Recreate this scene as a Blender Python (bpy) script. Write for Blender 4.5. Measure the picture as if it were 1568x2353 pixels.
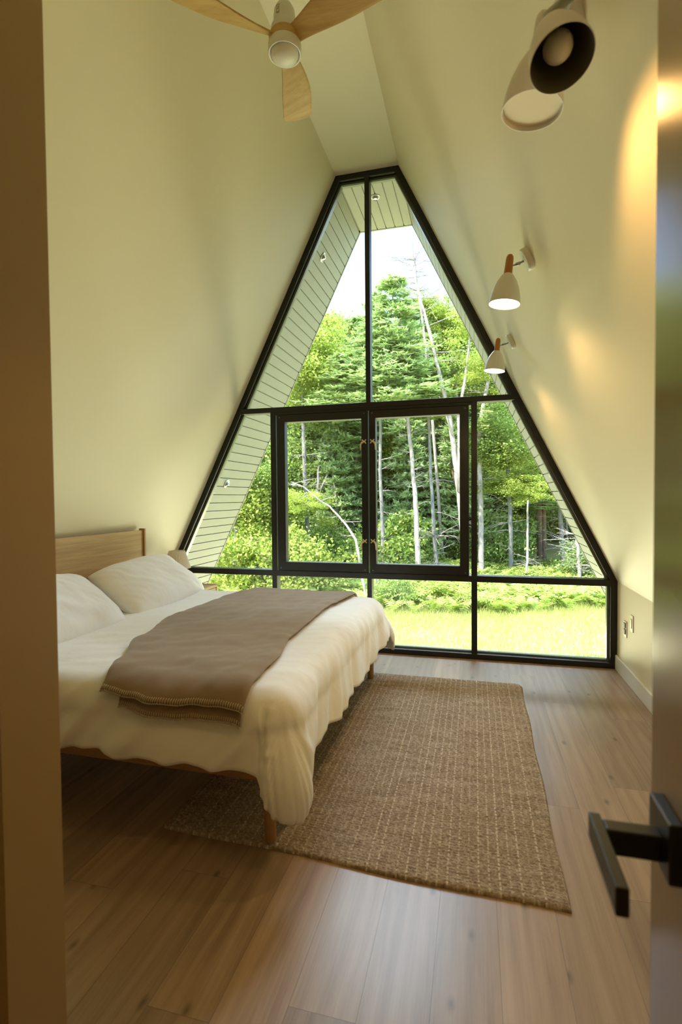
import bpy, bmesh, math, random
import numpy as np
from mathutils import Vector, Matrix, noise as mnoise

# ------------------------------------------------------------------ camera, light, exposure
SC = bpy.context.scene
COL = SC.collection
for o in list(bpy.data.objects):
    bpy.data.objects.remove(o)

CX, CY, CZ = 0.9188, -4.5141, 1.3986
FPX, YAW, PITCH, ROLL = 1178.1, 0.2552, -0.0277, -0.0087
_c, _s = math.cos(YAW), math.sin(YAW)
_fw = Vector((-_s, _c, 0)); _rt = Vector((_c, _s, 0)); _up = Vector((0, 0, 1))
FW = _fw * math.cos(PITCH) + _up * math.sin(PITCH)
_u2 = _up * math.cos(PITCH) - _fw * math.sin(PITCH)
RT = _rt * math.cos(ROLL) + _u2 * math.sin(ROLL)
UP = _u2 * math.cos(ROLL) - _rt * math.sin(ROLL)
cam_data = bpy.data.cameras.new('camera')
cam = bpy.data.objects.new('camera', cam_data)
COL.objects.link(cam)
M = Matrix.Identity(4)
for i, v in enumerate((RT, UP, -FW)):
    for j in range(3):
        M[j][i] = v[j]
M.translation = (CX, CY, CZ)
cam.matrix_world = M
cam_data.sensor_fit = 'HORIZONTAL'
cam_data.sensor_width = 24
cam_data.lens = 24 * FPX / 1568
cam_data.clip_start = 0.05
cam_data.clip_end = 400
cam_data.dof.use_dof = True
cam_data.dof.focus_distance = 4.6
cam_data.dof.aperture_fstop = 4.0
SC.camera = cam

vs = SC.view_settings
vs.view_transform = 'Standard'
vs.look = 'None'
vs.gamma = 1
vs.use_curve_mapping = False
vs.exposure = 1.0
try:
    SC.cycles.use_denoising = True
    SC.cycles.max_bounces = 10
    SC.cycles.diffuse_bounces = 6
    SC.cycles.glossy_bounces = 4
    SC.cycles.transparent_max_bounces = 16
    SC.cycles.sample_clamp_indirect = 4
except Exception:
    pass

SKY_STRENGTH = 0.45
SUN_STRENGTH = 5.8
GROUND_FILL_W = 900.0
SKY_FILL_W = 14000.0
SCONCE_W = 9.0
HALL_FILL_W = 5.0

world = bpy.data.worlds.new('sky')
SC.world = world
world.use_nodes = True
wn = world.node_tree
wn.nodes.clear()
sky = wn.nodes.new('ShaderNodeTexSky')
sky.sky_type = 'NISHITA'
sky.sun_disc = False
sky.sun_elevation = math.radians(56)
sky.sun_rotation = math.radians(235)
sky.air_density = 1.0
sky.dust_density = 1.6
bg = wn.nodes.new('ShaderNodeBackground')
bg.inputs['Strength'].default_value = SKY_STRENGTH
wo = wn.nodes.new('ShaderNodeOutputWorld')
wn.links.new(sky.outputs[0], bg.inputs[0])
wn.links.new(bg.outputs[0], wo.inputs[0])

sd = bpy.data.lights.new('sun', 'SUN')
sd.energy = SUN_STRENGTH
sd.angle = math.radians(0.6)
sd.color = (1.0, 0.93, 0.80)
sun = bpy.data.objects.new('sun', sd)
COL.objects.link(sun)
sun_dir = Vector((-0.50, -0.70, 0.90)).normalized()
sun.rotation_euler = (-sun_dir).to_track_quat('-Z', 'Y').to_euler()

# daylight enters through the big window: a portal guides the sky sampling
pd = bpy.data.lights.new('daylight_portal', 'AREA')
pd.shape = 'RECTANGLE'; pd.size = 4.1; pd.size_y = 4.4
pd.cycles.is_portal = True
po = bpy.data.objects.new('daylight_portal', pd)
COL.objects.link(po)
po.location = (0, 0.14, 2.15)
po.rotation_euler = (math.radians(-90), 0, 0)

# added area lamp below the sill, boosts the ground bounce into the room
gd = bpy.data.lights.new('added_ground_fill', 'AREA')
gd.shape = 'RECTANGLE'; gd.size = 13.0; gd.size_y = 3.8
gd.energy = GROUND_FILL_W; gd.color = (1.0, 0.90, 0.62)
go = bpy.data.objects.new('added_ground_fill', gd)
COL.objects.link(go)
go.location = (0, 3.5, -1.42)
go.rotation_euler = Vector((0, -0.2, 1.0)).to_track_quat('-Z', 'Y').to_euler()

# added cool area lamp high above the clearing, out of view, boosts the skylight
kd = bpy.data.lights.new('added_sky_fill', 'AREA')
kd.shape = 'RECTANGLE'; kd.size = 36.0; kd.size_y = 18.0
kd.energy = SKY_FILL_W; kd.color = (0.70, 0.85, 1.0); kd.spread = math.radians(100)
ko = bpy.data.objects.new('added_sky_fill', kd)
COL.objects.link(ko)
ko.location = (0, 14.0, 22.0)
ko.rotation_euler = (Vector((0, -1.0, 0.5)) - Vector((0, 14.0, 22.0))).to_track_quat('-Z', 'Y').to_euler()

# ------------------------------------------------------------------ helpers
def ray(px, py):
    return FW + RT * ((px - 784) / FPX) - UP * ((py - 1176.5) / FPX)

CAMP = Vector((CX, CY, CZ))
def at(px, py, depth):
    return CAMP + ray(px, py) * depth

def ground(x, y):
    g = -1.6
    if y > 15:
        t = y - 15
        g += 0.17 * t * t / (t + 4)
    return g + 0.07 * math.sin(x * 0.6 + 1.3) * math.sin(y * 0.5) * min(1, max(0, (y - 4) / 6))

def tag(o, label=None, cat=None, group=None, kind=None):
    if label: o['label'] = label
    if cat: o['category'] = cat
    if group: o['group'] = group
    if kind: o['kind'] = kind
    return o

def empty(name, loc=(0, 0, 0)):
    o = bpy.data.objects.new(name, None)
    o.location = loc
    o.empty_display_size = 0.05
    COL.objects.link(o)
    return o

def attach(o, parent):
    """parent keeps its own location; o's vertices are given in world space"""
    if parent is not None:
        o.parent = parent
        inv = Matrix.Identity(4)
        p = parent
        off = Vector((0, 0, 0))
        while p is not None:
            off += p.location
            p = p.parent
        o.location = Vector(o.location) - off
    return o

def link(name, me, mat=None, parent=None, smooth=False, local=False):
    o = bpy.data.objects.new(name, me)
    if mat is not None:
        me.materials.append(mat)
    if smooth:
        me.polygons.foreach_set('use_smooth', [True] * len(me.polygons))
    COL.objects.link(o)
    if parent is not None:
        if local:
            o.parent = parent
        else:
            attach(o, parent)
    return o

def bm_obj(name, bm, mat=None, parent=None, smooth=False, bevel=0, seg=2, angle=40, local=False):
    me = bpy.data.meshes.new(name)
    bmesh.ops.recalc_face_normals(bm, faces=bm.faces)
    bm.to_mesh(me); bm.free()
    o = link(name, me, mat, parent, smooth, local)
    if bevel:
        b = o.modifiers.new('bevel', 'BEVEL')
        b.width = bevel; b.segments = seg
        b.limit_method = 'ANGLE'; b.angle_limit = math.radians(angle)
    return o

def raw_mesh(name, V, F):
    """V (n,3) float array, F (m,k) int array, all faces k-gons"""
    V = np.asarray(V, np.float32); F = np.asarray(F, np.int32)
    me = bpy.data.meshes.new(name)
    me.vertices.add(len(V)); me.vertices.foreach_set('co', V.ravel())
    k = F.shape[1]
    me.loops.add(F.size); me.loops.foreach_set('vertex_index', F.ravel())
    me.polygons.add(len(F))
    me.polygons.foreach_set('loop_start', np.arange(0, F.size, k, dtype=np.int32))
    me.polygons.foreach_set('loop_total', np.full(len(F), k, np.int32))
    me.update(calc_edges=True)
    me.validate()
    return me

def add_box(bm, x0, x1, y0, y1, z0, z1):
    v = [bm.verts.new(p) for p in ((x0, y0, z0), (x1, y0, z0), (x1, y1, z0), (x0, y1, z0),
                                   (x0, y0, z1), (x1, y0, z1), (x1, y1, z1), (x0, y1, z1))]
    for f in ((0, 3, 2, 1), (4, 5, 6, 7), (0, 1, 5, 4), (1, 2, 6, 5), (2, 3, 7, 6), (3, 0, 4, 7)):
        bm.faces.new([v[i] for i in f])

def box(name, x0, x1, y0, y1, z0, z1, mat, parent=None, bevel=0.0):
    bm = bmesh.new(); add_box(bm, x0, x1, y0, y1, z0, z1)
    return bm_obj(name, bm, mat, parent, bevel=bevel)

def add_prism(bm, pts, ext):
    """pts: list of 3D points of a planar polygon, ext: extrusion vector"""
    a = [bm.verts.new(p) for p in pts]
    b = [bm.verts.new(Vector(p) + Vector(ext)) for p in pts]
    n = len(pts)
    bm.faces.new(a[::-1]); bm.faces.new(b)
    for i in range(n):
        bm.faces.new((a[i], a[(i + 1) % n], b[(i + 1) % n], b[i]))

def prism(name, pts, ext, mat, parent=None, bevel=0.0):
    bm = bmesh.new(); add_prism(bm, pts, ext)
    return bm_obj(name, bm, mat, parent, bevel=bevel)

def add_lathe(bm, prof, center, axis=(0, 0, 1), n=40, cap=True):
    """prof: list of (radius, height along the axis)"""
    ax = Vector(axis).normalized()
    t = Vector((1, 0, 0)) if abs(ax.x) < 0.9 else Vector((0, 1, 0))
    u = ax.cross(t).normalized(); w = ax.cross(u)
    c = Vector(center)
    rings = []
    for r, h in prof:
        if r < 1e-6:
            rings.append([bm.verts.new(c + ax * h)])
        else:
            rings.append([bm.verts.new(c + ax * h + (u * math.cos(2 * math.pi * i / n) + w * math.sin(2 * math.pi * i / n)) * r) for i in range(n)])
    for a, b in zip(rings, rings[1:]):
        for i in range(n):
            j = (i + 1) % n
            if len(a) == 1 and len(b) == 1:
                continue
            if len(a) == 1:
                bm.faces.new((a[0], b[i], b[j]))
            elif len(b) == 1:
                bm.faces.new((a[i], a[j], b[0]))
            else:
                bm.faces.new((a[i], a[j], b[j], b[i]))
    if cap:
        for r in (rings[0], rings[-1]):
            if len(r) > 1:
                bm.faces.new(r)

def lathe(name, prof, center, mat, parent=None, axis=(0, 0, 1), n=40, cap=True, smooth=True):
    bm = bmesh.new(); add_lathe(bm, prof, center, axis, n, cap)
    o = bm_obj(name, bm, mat, parent, smooth=smooth)
    if smooth:
        e = o.modifiers.new('split', 'EDGE_SPLIT'); e.split_angle = math.radians(45)
    return o

def add_tube(bm, pts, radii, n=8, cap=True):
    pts = [Vector(p) for p in pts]
    rings = []
    prev = None
    for i, p in enumerate(pts):
        d = (pts[min(i + 1, len(pts) - 1)] - pts[max(i - 1, 0)]).normalized()
        if prev is None:
            t = Vector((0, 0, 1)) if abs(d.z) < 0.9 else Vector((1, 0, 0))
            u = d.cross(t).normalized()
        else:
            u = (prev - d * prev.dot(d)).normalized()
        prev = u
        w = d.cross(u)
        r = radii[i] if hasattr(radii, '__len__') else radii
        rings.append([bm.verts.new(p + (u * math.cos(2 * math.pi * k / n) + w * math.sin(2 * math.pi * k / n)) * r) for k in range(n)])
    for a, b in zip(rings, rings[1:]):
        for k in range(n):
            bm.faces.new((a[k], a[(k + 1) % n], b[(k + 1) % n], b[k]))
    if cap:
        bm.faces.new(rings[0][::-1]); bm.faces.new(rings[-1])

def grid_mesh(name, nu, nv, fn):
    V = np.array([fn(i / nu, j / nv) for j in range(nv + 1) for i in range(nu + 1)], np.float32)
    I = np.arange((nu + 1) * (nv + 1)).reshape(nv + 1, nu + 1)
    F = np.stack([I[:-1, :-1], I[:-1, 1:], I[1:, 1:], I[1:, :-1]], -1).reshape(-1, 4)
    return raw_mesh(name, V, F)

def nz(x, y, z=0.0):
    return mnoise.noise(Vector((x, y, z)))

# ------------------------------------------------------------------ materials
class NT:
    def __init__(self, name):
        self.m = bpy.data.materials.new(name)
        self.m.use_nodes = True
        self.t = self.m.node_tree
        self.t.nodes.clear()
        self.out = self.t.nodes.new('ShaderNodeOutputMaterial')
    def n(self, typ, **kw):
        nd = self.t.nodes.new(typ)
        for k, v in kw.items():
            setattr(nd, k, v)
        return nd
    def l(self, a, b):
        self.t.links.new(a, b)
    def val(self, sock, v):
        if hasattr(v, 'is_linked') or hasattr(v, 'links'):
            self.l(v, sock)
        else:
            sock.default_value = v
    def math(self, op, a, b=None, c=None):
        nd = self.n('ShaderNodeMath', operation=op)
        self.val(nd.inputs[0], a)
        if b is not None: self.val(nd.inputs[1], b)
        if c is not None: self.val(nd.inputs[2], c)
        return nd.outputs[0]
    def coord(self, which='Object'):
        return self.n('ShaderNodeTexCoord').outputs[which]
    def pos(self):
        return self.n('ShaderNodeNewGeometry').outputs['Position']
    def scale(self, vec, s):
        nd = self.n('ShaderNodeVectorMath', operation='MULTIPLY')
        self.l(vec, nd.inputs[0]); nd.inputs[1].default_value = s
        return nd.outputs[0]
    def noise(self, vec, scale, detail=4, rough=0.55, dist=0.0):
        nd = self.n('ShaderNodeTexNoise')
        if vec is not None: self.l(vec, nd.inputs['Vector'])
        nd.inputs['Scale'].default_value = scale
        nd.inputs['Detail'].default_value = detail
        nd.inputs['Roughness'].default_value = rough
        nd.inputs['Distortion'].default_value = dist
        return nd.outputs['Fac']
    def ramp(self, fac, stops):
        nd = self.n('ShaderNodeValToRGB')
        self.l(fac, nd.inputs[0])
        els = nd.color_ramp.elements
        while len(els) < len(stops):
            els.new(0.5)
        for e, (p, c) in zip(els, stops):
            e.position = p
            e.color = (c[0], c[1], c[2], 1) if hasattr(c, '__len__') else (c, c, c, 1)
        return nd.outputs[0]
    def mix(self, fac, a, b, blend='MIX'):
        nd = self.n('ShaderNodeMix', data_type='RGBA', blend_type=blend)
        self.val(nd.inputs[0], fac)
        for s, v in ((nd.inputs[6], a), (nd.inputs[7], b)):
            if hasattr(v, 'links'):
                self.l(v, s)
            else:
                s.default_value = (v[0], v[1], v[2], 1)
        return nd.outputs[2]
    def bump(self, h, strength=0.3, dist=0.01):
        nd = self.n('ShaderNodeBump')
        self.l(h, nd.inputs['Height'])
        nd.inputs['Strength'].default_value = strength
        nd.inputs['Distance'].default_value = dist
        return nd.outputs[0]
    def principled(self, color, rough=0.5, metal=0.0, normal=None, spec=0.5, sheen=0.0, coat=0.0):
        p = self.n('ShaderNodeBsdfPrincipled')
        if hasattr(color, 'links'): self.l(color, p.inputs['Base Color'])
        else: p.inputs['Base Color'].default_value = (color[0], color[1], color[2], 1)
        self.val(p.inputs['Roughness'], rough)
        p.inputs['Metallic'].default_value = metal
        p.inputs['Specular IOR Level'].default_value = spec
        if sheen:
            p.inputs['Sheen Weight'].default_value = sheen
        if coat:
            p.inputs['Coat Weight'].default_value = coat
            p.inputs['Coat Roughness'].default_value = 0.26
        if normal is not None: self.l(normal, p.inputs['Normal'])
        self.l(p.outputs[0], self.out.inputs[0])
        return p

def mat_paint(name, color, rough=0.55, bump=0.04, scale=260, spec=0.4, coat=0.0):
    t = NT(name)
    p = t.pos()
    h = t.noise(p, scale, 2)
    c = t.mix(t.noise(p, 1.3, 3), color, tuple(x * 0.985 for x in color))
    t.principled(c, rough, normal=t.bump(h, bump, 0.002), spec=spec, coat=coat)
    return t.m

def mat_plain(name, color, rough=0.5, metal=0.0, spec=0.5, var=0.06, scale=40):
    t = NT(name)
    c = t.mix(t.noise(t.coord(), scale, 3), tuple(x * (1 - var) for x in color), tuple(min(1, x * (1 + var)) for x in color))
    t.principled(c, rough, metal, spec=spec)
    return t.m

def mat_wood(name, light, dark, axis='y', rough=0.45, scale=1.0, coat=0.0):
    t = NT(name)
    s = {'x': (1.4, 26, 26), 'y': (26, 1.4, 26), 'z': (26, 26, 1.4)}[axis]
    v = t.scale(t.pos(), tuple(k * scale for k in s))
    a = t.noise(v, 1.0, 6, 0.62, 0.5)
    s2 = {'x': (5, 160, 160), 'y': (160, 5, 160), 'z': (160, 160, 5)}[axis]
    b = t.noise(t.scale(t.pos(), s2), 1.0, 3)
    f = t.math('ADD', t.math('MULTIPLY', a, 0.75), t.math('MULTIPLY', b, 0.25))
    c = t.ramp(f, [(0.33, dark), (0.66, light)])
    t.principled(c, rough, normal=t.bump(b, 0.12, 0.002), spec=0.4, coat=coat)
    return t.m

def mat_cloth(name, color, rough=0.9, scale=900, var=0.05, sheen=0.2, bump=0.15, dark=None):
    t = NT(name)
    p = t.pos()
    n1 = t.noise(p, scale, 2)
    n2 = t.noise(p, 14, 4)
    c = t.mix(n2, tuple(x * (1 - var) for x in color) if dark is None else dark, color)
    t.principled(c, rough, normal=t.bump(n1, bump, 0.002), spec=0.15, sheen=sheen)
    return t.m

def mat_floor():
    t = NT('oak_plank_floor')
    p = t.pos()
    sx = t.n('ShaderNodeSeparateXYZ'); t.l(p, sx.inputs[0])
    X, Y = sx.outputs[0], sx.outputs[1]
    W, L = 0.19, 1.75
    xr = t.math('DIVIDE', t.math('ADD', X, 10.03), W)
    row = t.math('FLOOR', xr)
    wn1 = t.n('ShaderNodeTexWhiteNoise', noise_dimensions='1D'); t.l(row, wn1.inputs['W'])
    yr = t.math('ADD', t.math('DIVIDE', Y, L), t.math('MULTIPLY', wn1.outputs[0], 7.0))
    colm = t.math('FLOOR', yr)
    cv = t.n('ShaderNodeCombineXYZ'); t.l(row, cv.inputs[0]); t.l(colm, cv.inputs[1])
    wn2 = t.n('ShaderNodeTexWhiteNoise', noise_dimensions='2D'); t.l(cv.outputs[0], wn2.inputs['Vector'])
    rnd = wn2.outputs[0]
    # seams
    fx = t.math('FRACT', xr); fy = t.math('FRACT', yr)
    ex = t.math('MULTIPLY', t.math('MINIMUM', fx, t.math('SUBTRACT', 1.0, fx)), W)
    ey = t.math('MULTIPLY', t.math('MINIMUM', fy, t.math('SUBTRACT', 1.0, fy)), L)
    e = t.math('MINIMUM', ex, ey)
    seam = t.math('SUBTRACT', 1.0, t.math('MINIMUM', t.math('DIVIDE', e, 0.0016), 1.0))
    # grain, shifted per plank
    off = t.n('ShaderNodeCombineXYZ'); t.l(t.math('MULTIPLY', rnd, 37.0), off.inputs[0]); t.l(t.math('MULTIPLY', rnd, 91.0), off.inputs[1])
    ad = t.n('ShaderNodeVectorMath', operation='ADD'); t.l(p, ad.inputs[0]); t.l(off.outputs[0], ad.inputs[1])
    g1 = t.noise(t.scale(ad.outputs[0], (11, 0.8, 1)), 1.0, 5, 0.6, 1.2)
    g2 = t.noise(t.scale(ad.outputs[0], (130, 3.5, 1)), 1.0, 3, 0.6)
    wv = t.n('ShaderNodeTexWave', bands_direction='X', wave_profile='SIN')
    t.l(t.scale(ad.outputs[0], (5, 0.30, 1)), wv.inputs['Vector'])
    wv.inputs['Scale'].default_value = 1.1; wv.inputs['Distortion'].default_value = 9
    wv.inputs['Detail'].default_value = 2; wv.inputs['Detail Scale'].default_value = 0.8
    f = t.math('ADD', t.math('ADD', t.math('MULTIPLY', g1, 0.62), t.math('MULTIPLY', g2, 0.26)), t.math('MULTIPLY', wv.outputs['Fac'], 0.07))
    c = t.ramp(f, [(0.22, (0.185, 0.112, 0.062)), (0.5, (0.335, 0.225, 0.142)), (0.75, (0.44, 0.31, 0.205))])
    tone = t.math('ADD', 0.84, t.math('MULTIPLY', rnd, 0.30))
    tc = t.n('ShaderNodeCombineColor'); [t.l(tone, tc.inputs[i]) for i in range(3)]
    c = t.mix(1.0, c, tc.outputs[0], 'MULTIPLY')
    # knots
    vo = t.n('ShaderNodeTexVoronoi', voronoi_dimensions='2D'); t.l(t.scale(ad.outputs[0], (3.1, 1.5, 0.0)), vo.inputs['Vector']); vo.inputs['Scale'].default_value = 1.0
    k = t.math('SUBTRACT', 1.0, t.math('MINIMUM', t.math('DIVIDE', vo.outputs['Distance'], 0.05), 1.0))
    c = t.mix(t.math('MULTIPLY', k, 0.75), c, (0.06, 0.038, 0.02))
    c = t.mix(t.math('MULTIPLY', seam, 0.75), c, (0.09, 0.055, 0.03))
    h = t.math('SUBTRACT', t.math('MULTIPLY', g2, 0.25), t.math('MULTIPLY', seam, 1.0))
    r = t.math('ADD', 0.26, t.math('MULTIPLY', g2, 0.16))
    t.principled(c, t.math('ADD', r, 0.12), normal=t.bump(h, 0.22, 0.0025), spec=0.35, coat=0.4)
    return t.m

def mat_rug():
    t = NT('woven_jute')
    p = t.coord('Object')
    sx = t.n('ShaderNodeSeparateXYZ'); t.l(p, sx.inputs[0])
    X, Y = sx.outputs[0], sx.outputs[1]
    n1 = t.noise(t.scale(p, (62, 125, 1)), 1.0, 4, 0.7)
    n2 = t.noise(t.scale(p, (5, 22, 1)), 1.0, 3, 0.6)
    f = t.math('ADD', t.math('MULTIPLY', n1, 0.75), t.math('MULTIPLY', n2, 0.25))
    c = t.ramp(f, [(0.30, (0.11, 0.078, 0.056)), (0.5, (0.36, 0.285, 0.215)), (0.68, (0.66, 0.575, 0.475))])
    xr = t.math('DIVIDE', X, 0.037)
    line = t.math('FLOOR', xr)
    wn1 = t.n('ShaderNodeTexWhiteNoise', noise_dimensions='1D'); t.l(line, wn1.inputs['W'])
    wob = t.math('MULTIPLY', t.math('SUBTRACT', t.noise(t.scale(p, (0, 12, 0)), 1.0, 2), 0.5), 0.25)
    fx = t.math('ABSOLUTE', t.math('SUBTRACT', t.math('ADD', t.math('FRACT', xr), wob), 0.5))
    s1 = t.math('LESS_THAN', fx, 0.09)
    yr = t.math('ADD', t.math('DIVIDE', Y, 0.024), t.math('MULTIPLY', wn1.outputs[0], 5.0))
    dash = t.math('GREATER_THAN', t.math('ADD', t.math('FRACT', yr), t.math('MULTIPLY', n1, 0.5)), 0.66)
    stitch = t.math('MULTIPLY', t.math('MULTIPLY', s1, dash), t.math('ADD', 0.25, t.math('MULTIPLY', wn1.outputs[0], 0.55)))
    c = t.mix(stitch, c, (0.74, 0.68, 0.56))
    t.principled(c, 0.95, normal=t.bump(n1, 0.8, 0.006), spec=0.1)
    return t.m

def mat_leaf(name, c_dark, c_mid, c_light, trans=0.35):
    t = NT(name)
    g = t.n('ShaderNodeNewGeometry')
    r = t.ramp(g.outputs['Random Per Island'], [(0.0, c_dark), (0.5, c_mid), (1.0, c_light)])
    big = t.noise(g.outputs['Position'], 0.55, 3)
    hv = t.n('ShaderNodeHueSaturation'); t.l(r, hv.inputs['Color'])
    t.l(t.math('ADD', 0.62, t.math('MULTIPLY', big, 0.76)), hv.inputs['Value'])
    c = hv.outputs[0]
    d = t.n('ShaderNodeBsdfDiffuse'); t.l(c, d.inputs[0])
    tr = t.n('ShaderNodeBsdfTranslucent'); t.l(t.mix(0.5, c, (0.35, 0.5, 0.06)), tr.inputs[0])
    ms = t.n('ShaderNodeMixShader'); ms.inputs[0].default_value = trans
    t.l(d.outputs[0], ms.inputs[1]); t.l(tr.outputs[0], ms.inputs[2])
    t.l(ms.outputs[0], t.out.inputs[0])
    return t.m

def mat_bark(name, a, b):
    t = NT(name)
    v = t.scale(t.pos(), (24, 24, 5))
    n1 = t.noise(v, 1.0, 5, 0.65)
    n2 = t.noise(t.pos(), 1.3, 3)
    c = t.ramp(t.math('ADD', t.math('MULTIPLY', n1, 0.7), t.math('MULTIPLY', n2, 0.3)), [(0.34, a), (0.62, b)])
    t.principled(c, 0.9, normal=t.bump(n1, 0.6, 0.02), spec=0.1)
    return t.m

def mat_glass():
    t = NT('window_glass')
    lw = t.n('ShaderNodeFresnel'); lw.inputs['IOR'].default_value = 1.4
    g = t.n('ShaderNodeBsdfGlossy'); g.inputs['Roughness'].default_value = 0.0
    tr = t.n('ShaderNodeBsdfTransparent'); tr.inputs[0].default_value = (0.985, 1.0, 0.985, 1)
    ms = t.n('ShaderNodeMixShader'); t.l(lw.outputs[0], ms.inputs[0])
    t.l(tr.outputs[0], ms.inputs[1]); t.l(g.outputs[0], ms.inputs[2])
    t.l(ms.outputs[0], t.out.inputs[0])
    return t.m

def mat_emit(name, color, s):
    t = NT(name)
    e = t.n('ShaderNodeEmission'); e.inputs[0].default_value = (*color, 1); e.inputs[1].default_value = s
    t.l(e.outputs[0], t.out.inputs[0])
    return t.m

def mat_ground():
    t = NT('meadow_ground')
    p = t.pos()
    n1 = t.noise(p, 22, 5, 0.7); n2 = t.noise(p, 0.5, 4); n3 = t.noise(p, 2.5, 3)
    a = t.ramp(n1, [(0.3, (0.21, 0.26, 0.07)), (0.55, (0.34, 0.37, 0.12)), (0.75, (0.44, 0.44, 0.19))])
    b = t.ramp(n1, [(0.3, (0.30, 0.27, 0.11)), (0.6, (0.43, 0.40, 0.19))])
    c = t.mix(t.ramp(t.math('ADD', t.math('MULTIPLY', n2, 0.6), t.math('MULTIPLY', n3, 0.4)), [(0.42, 0.0), (0.6, 1.0)]), a, b)
    t.principled(c, 0.95, normal=t.bump(n1, 0.8, 0.05), spec=0.05)
    return t.m

WALL = mat_paint('wall_paint', (0.80, 0.745, 0.56))
CEIL = mat_paint('ceiling_paint', (0.84, 0.79, 0.62))
TRIMW = mat_paint('trim_paint', (0.78, 0.77, 0.72), 0.35, 0.02)
FLOOR = mat_floor()
BLACK = mat_plain('black_aluminium', (0.006, 0.006, 0.0055), 0.42, 0.0, 0.5, 0.3, 300)
BLACKH = mat_plain('black_hardware', (0.008, 0.008, 0.009), 0.33, 0.0, 0.5, 0.2, 120)
GLASS = mat_glass()
SOFFIT = mat_paint('soffit_paint', (0.17, 0.18, 0.135), 0.6, 0.1, 120)
ROOFM = mat_plain('dark_roofing', (0.05, 0.05, 0.05), 0.8)
OAK = mat_wood('bed_oak', (0.62, 0.43, 0.20), (0.43, 0.27, 0.11), 'y')
OAKX = mat_wood('rail_oak', (0.46, 0.27, 0.11), (0.32, 0.17, 0.06), 'x')
OAKZ = mat_wood('leg_oak', (0.46, 0.27, 0.11), (0.34, 0.18, 0.07), 'z')
BLADE = mat_wood('fan_blade_wood', (0.62, 0.42, 0.16), (0.45, 0.27, 0.08), 'x', 0.5, 0.7)
CORK = mat_wood('handle_wood', (0.50, 0.22, 0.06), (0.36, 0.14, 0.03), 'z')
def mat_linen():
    t = NT('white_cotton')
    p = t.pos()
    n1 = t.noise(p, 900, 2)
    n2 = t.noise(t.scale(p, (7, 3.5, 5)), 1.0, 2, 0.4, 0.6)
    n3 = t.noise(t.scale(p, (9, 22, 7)), 1.0, 1, 0.4, 0.4)
    h = t.math('ADD', t.math('ADD', t.math('MULTIPLY', n2, 1.0), t.math('MULTIPLY', n3, 0.35)), t.math('MULTIPLY', n1, 0.02))
    c = t.mix(n2, (0.85, 0.84, 0.81), (0.87, 0.86, 0.83))
    t.principled(c, 0.9, normal=t.bump(h, 0.30, 0.022), spec=0.15, sheen=0.2)
    return t.m
LINEN = mat_linen()
THROW = mat_cloth('taupe_wool', (0.30, 0.215, 0.138), scale=420, dark=(0.235, 0.165, 0.10), sheen=0.35, bump=0.5)
STITCH = mat_cloth('stitch_yarn', (0.50, 0.41, 0.28), scale=500)
RUG = mat_rug()
SHADEM = mat_cloth('pleated_fabric', (0.80, 0.73, 0.64), scale=700)
WHITEM = mat_plain('white_enamel', (0.74, 0.73, 0.68), 0.35, 0, 0.5, 0.02)
GREYM = mat_plain('grey_enamel_inside', (0.11, 0.11, 0.08), 0.5, 0, 0.4, 0.05)
STEEL = mat_plain('brushed_steel', (0.42, 0.42, 0.38), 0.35, 0.8, 0.5, 0.1)
FROST = mat_plain('frosted_glass', (0.80, 0.78, 0.68), 0.3, 0, 0.5, 0.01)
BEIGE = mat_plain('beige_plastic', (0.70, 0.58, 0.38), 0.5)
LAMPLIT = mat_emit('lit_lamp', (1.0, 0.74, 0.40), 18.0)
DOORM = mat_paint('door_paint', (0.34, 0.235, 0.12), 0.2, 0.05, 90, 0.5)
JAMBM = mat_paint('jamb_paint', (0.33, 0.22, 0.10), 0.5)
CERAMIC = mat_plain('cream_ceramic', (0.62, 0.57, 0.48), 0.3)
DARKP = mat_plain('dark_plastic', (0.02, 0.02, 0.02), 0.4)

# ------------------------------------------------------------------ the A-frame shell
WT, HT, WK, HK = 0.2829, 4.28, 2.027, 0.7098
YB = -6.2
def lx(z):
    return WT + (WK - WT) * (HT - z) / (HT - HK)
SL = Vector((WK - WT, 0, HK - HT)).normalized()          # down the right slope
NRM = Vector((0.89851651, 0, 0.43893973))                # outward normal of the right slope

def struct(o):
    o['kind'] = 'structure'
    return o

struct(box('floor', -2.3, 2.3, YB, 0.12, -0.2, 0.0, FLOOR))
T = 0.22
for sgn, nm in ((-1, 'left'), (1, 'right')):
    n = Vector((NRM.x * sgn, 0, NRM.z))
    bm = bmesh.new()
    a = Vector((WT * sgn, YB, HT)); b = Vector((WK * sgn, YB, HK)); c = Vector((WK * sgn, YB, -0.2))
    bo = Vector((sgn * (WK + 0.24), YB, HK + 0.1)); co = Vector((sgn * (WK + 0.24), YB, -0.2)); ao = a + n * T + Vector((0, 0, 0.1))
    add_prism(bm, [a, b, c, co, bo, ao], (0, 0.10 - YB, 0))
    struct(bm_obj('wall_' + nm, bm, WALL))
prism_pts = [Vector((-WT, YB, HT)), Vector((WT, YB, HT)), Vector((WT + 0.2, YB, HT + 0.22)), Vector((-WT - 0.2, YB, HT + 0.22))]
struct(prism('ceiling', prism_pts, (0, 0.10 - YB, 0), CEIL))
struct(prism('wall_back', [Vector((-2.3, YB - 0.1, -0.2)), Vector((2.3, YB - 0.1, -0.2)), Vector((2.3, YB - 0.1, 0.8)), Vector((0.5, YB - 0.1, 4.6)), Vector((-0.5, YB - 0.1, 4.6)), Vector((-2.3, YB - 0.1, 0.8))], (0, 0.1, 0), WALL))
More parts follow.
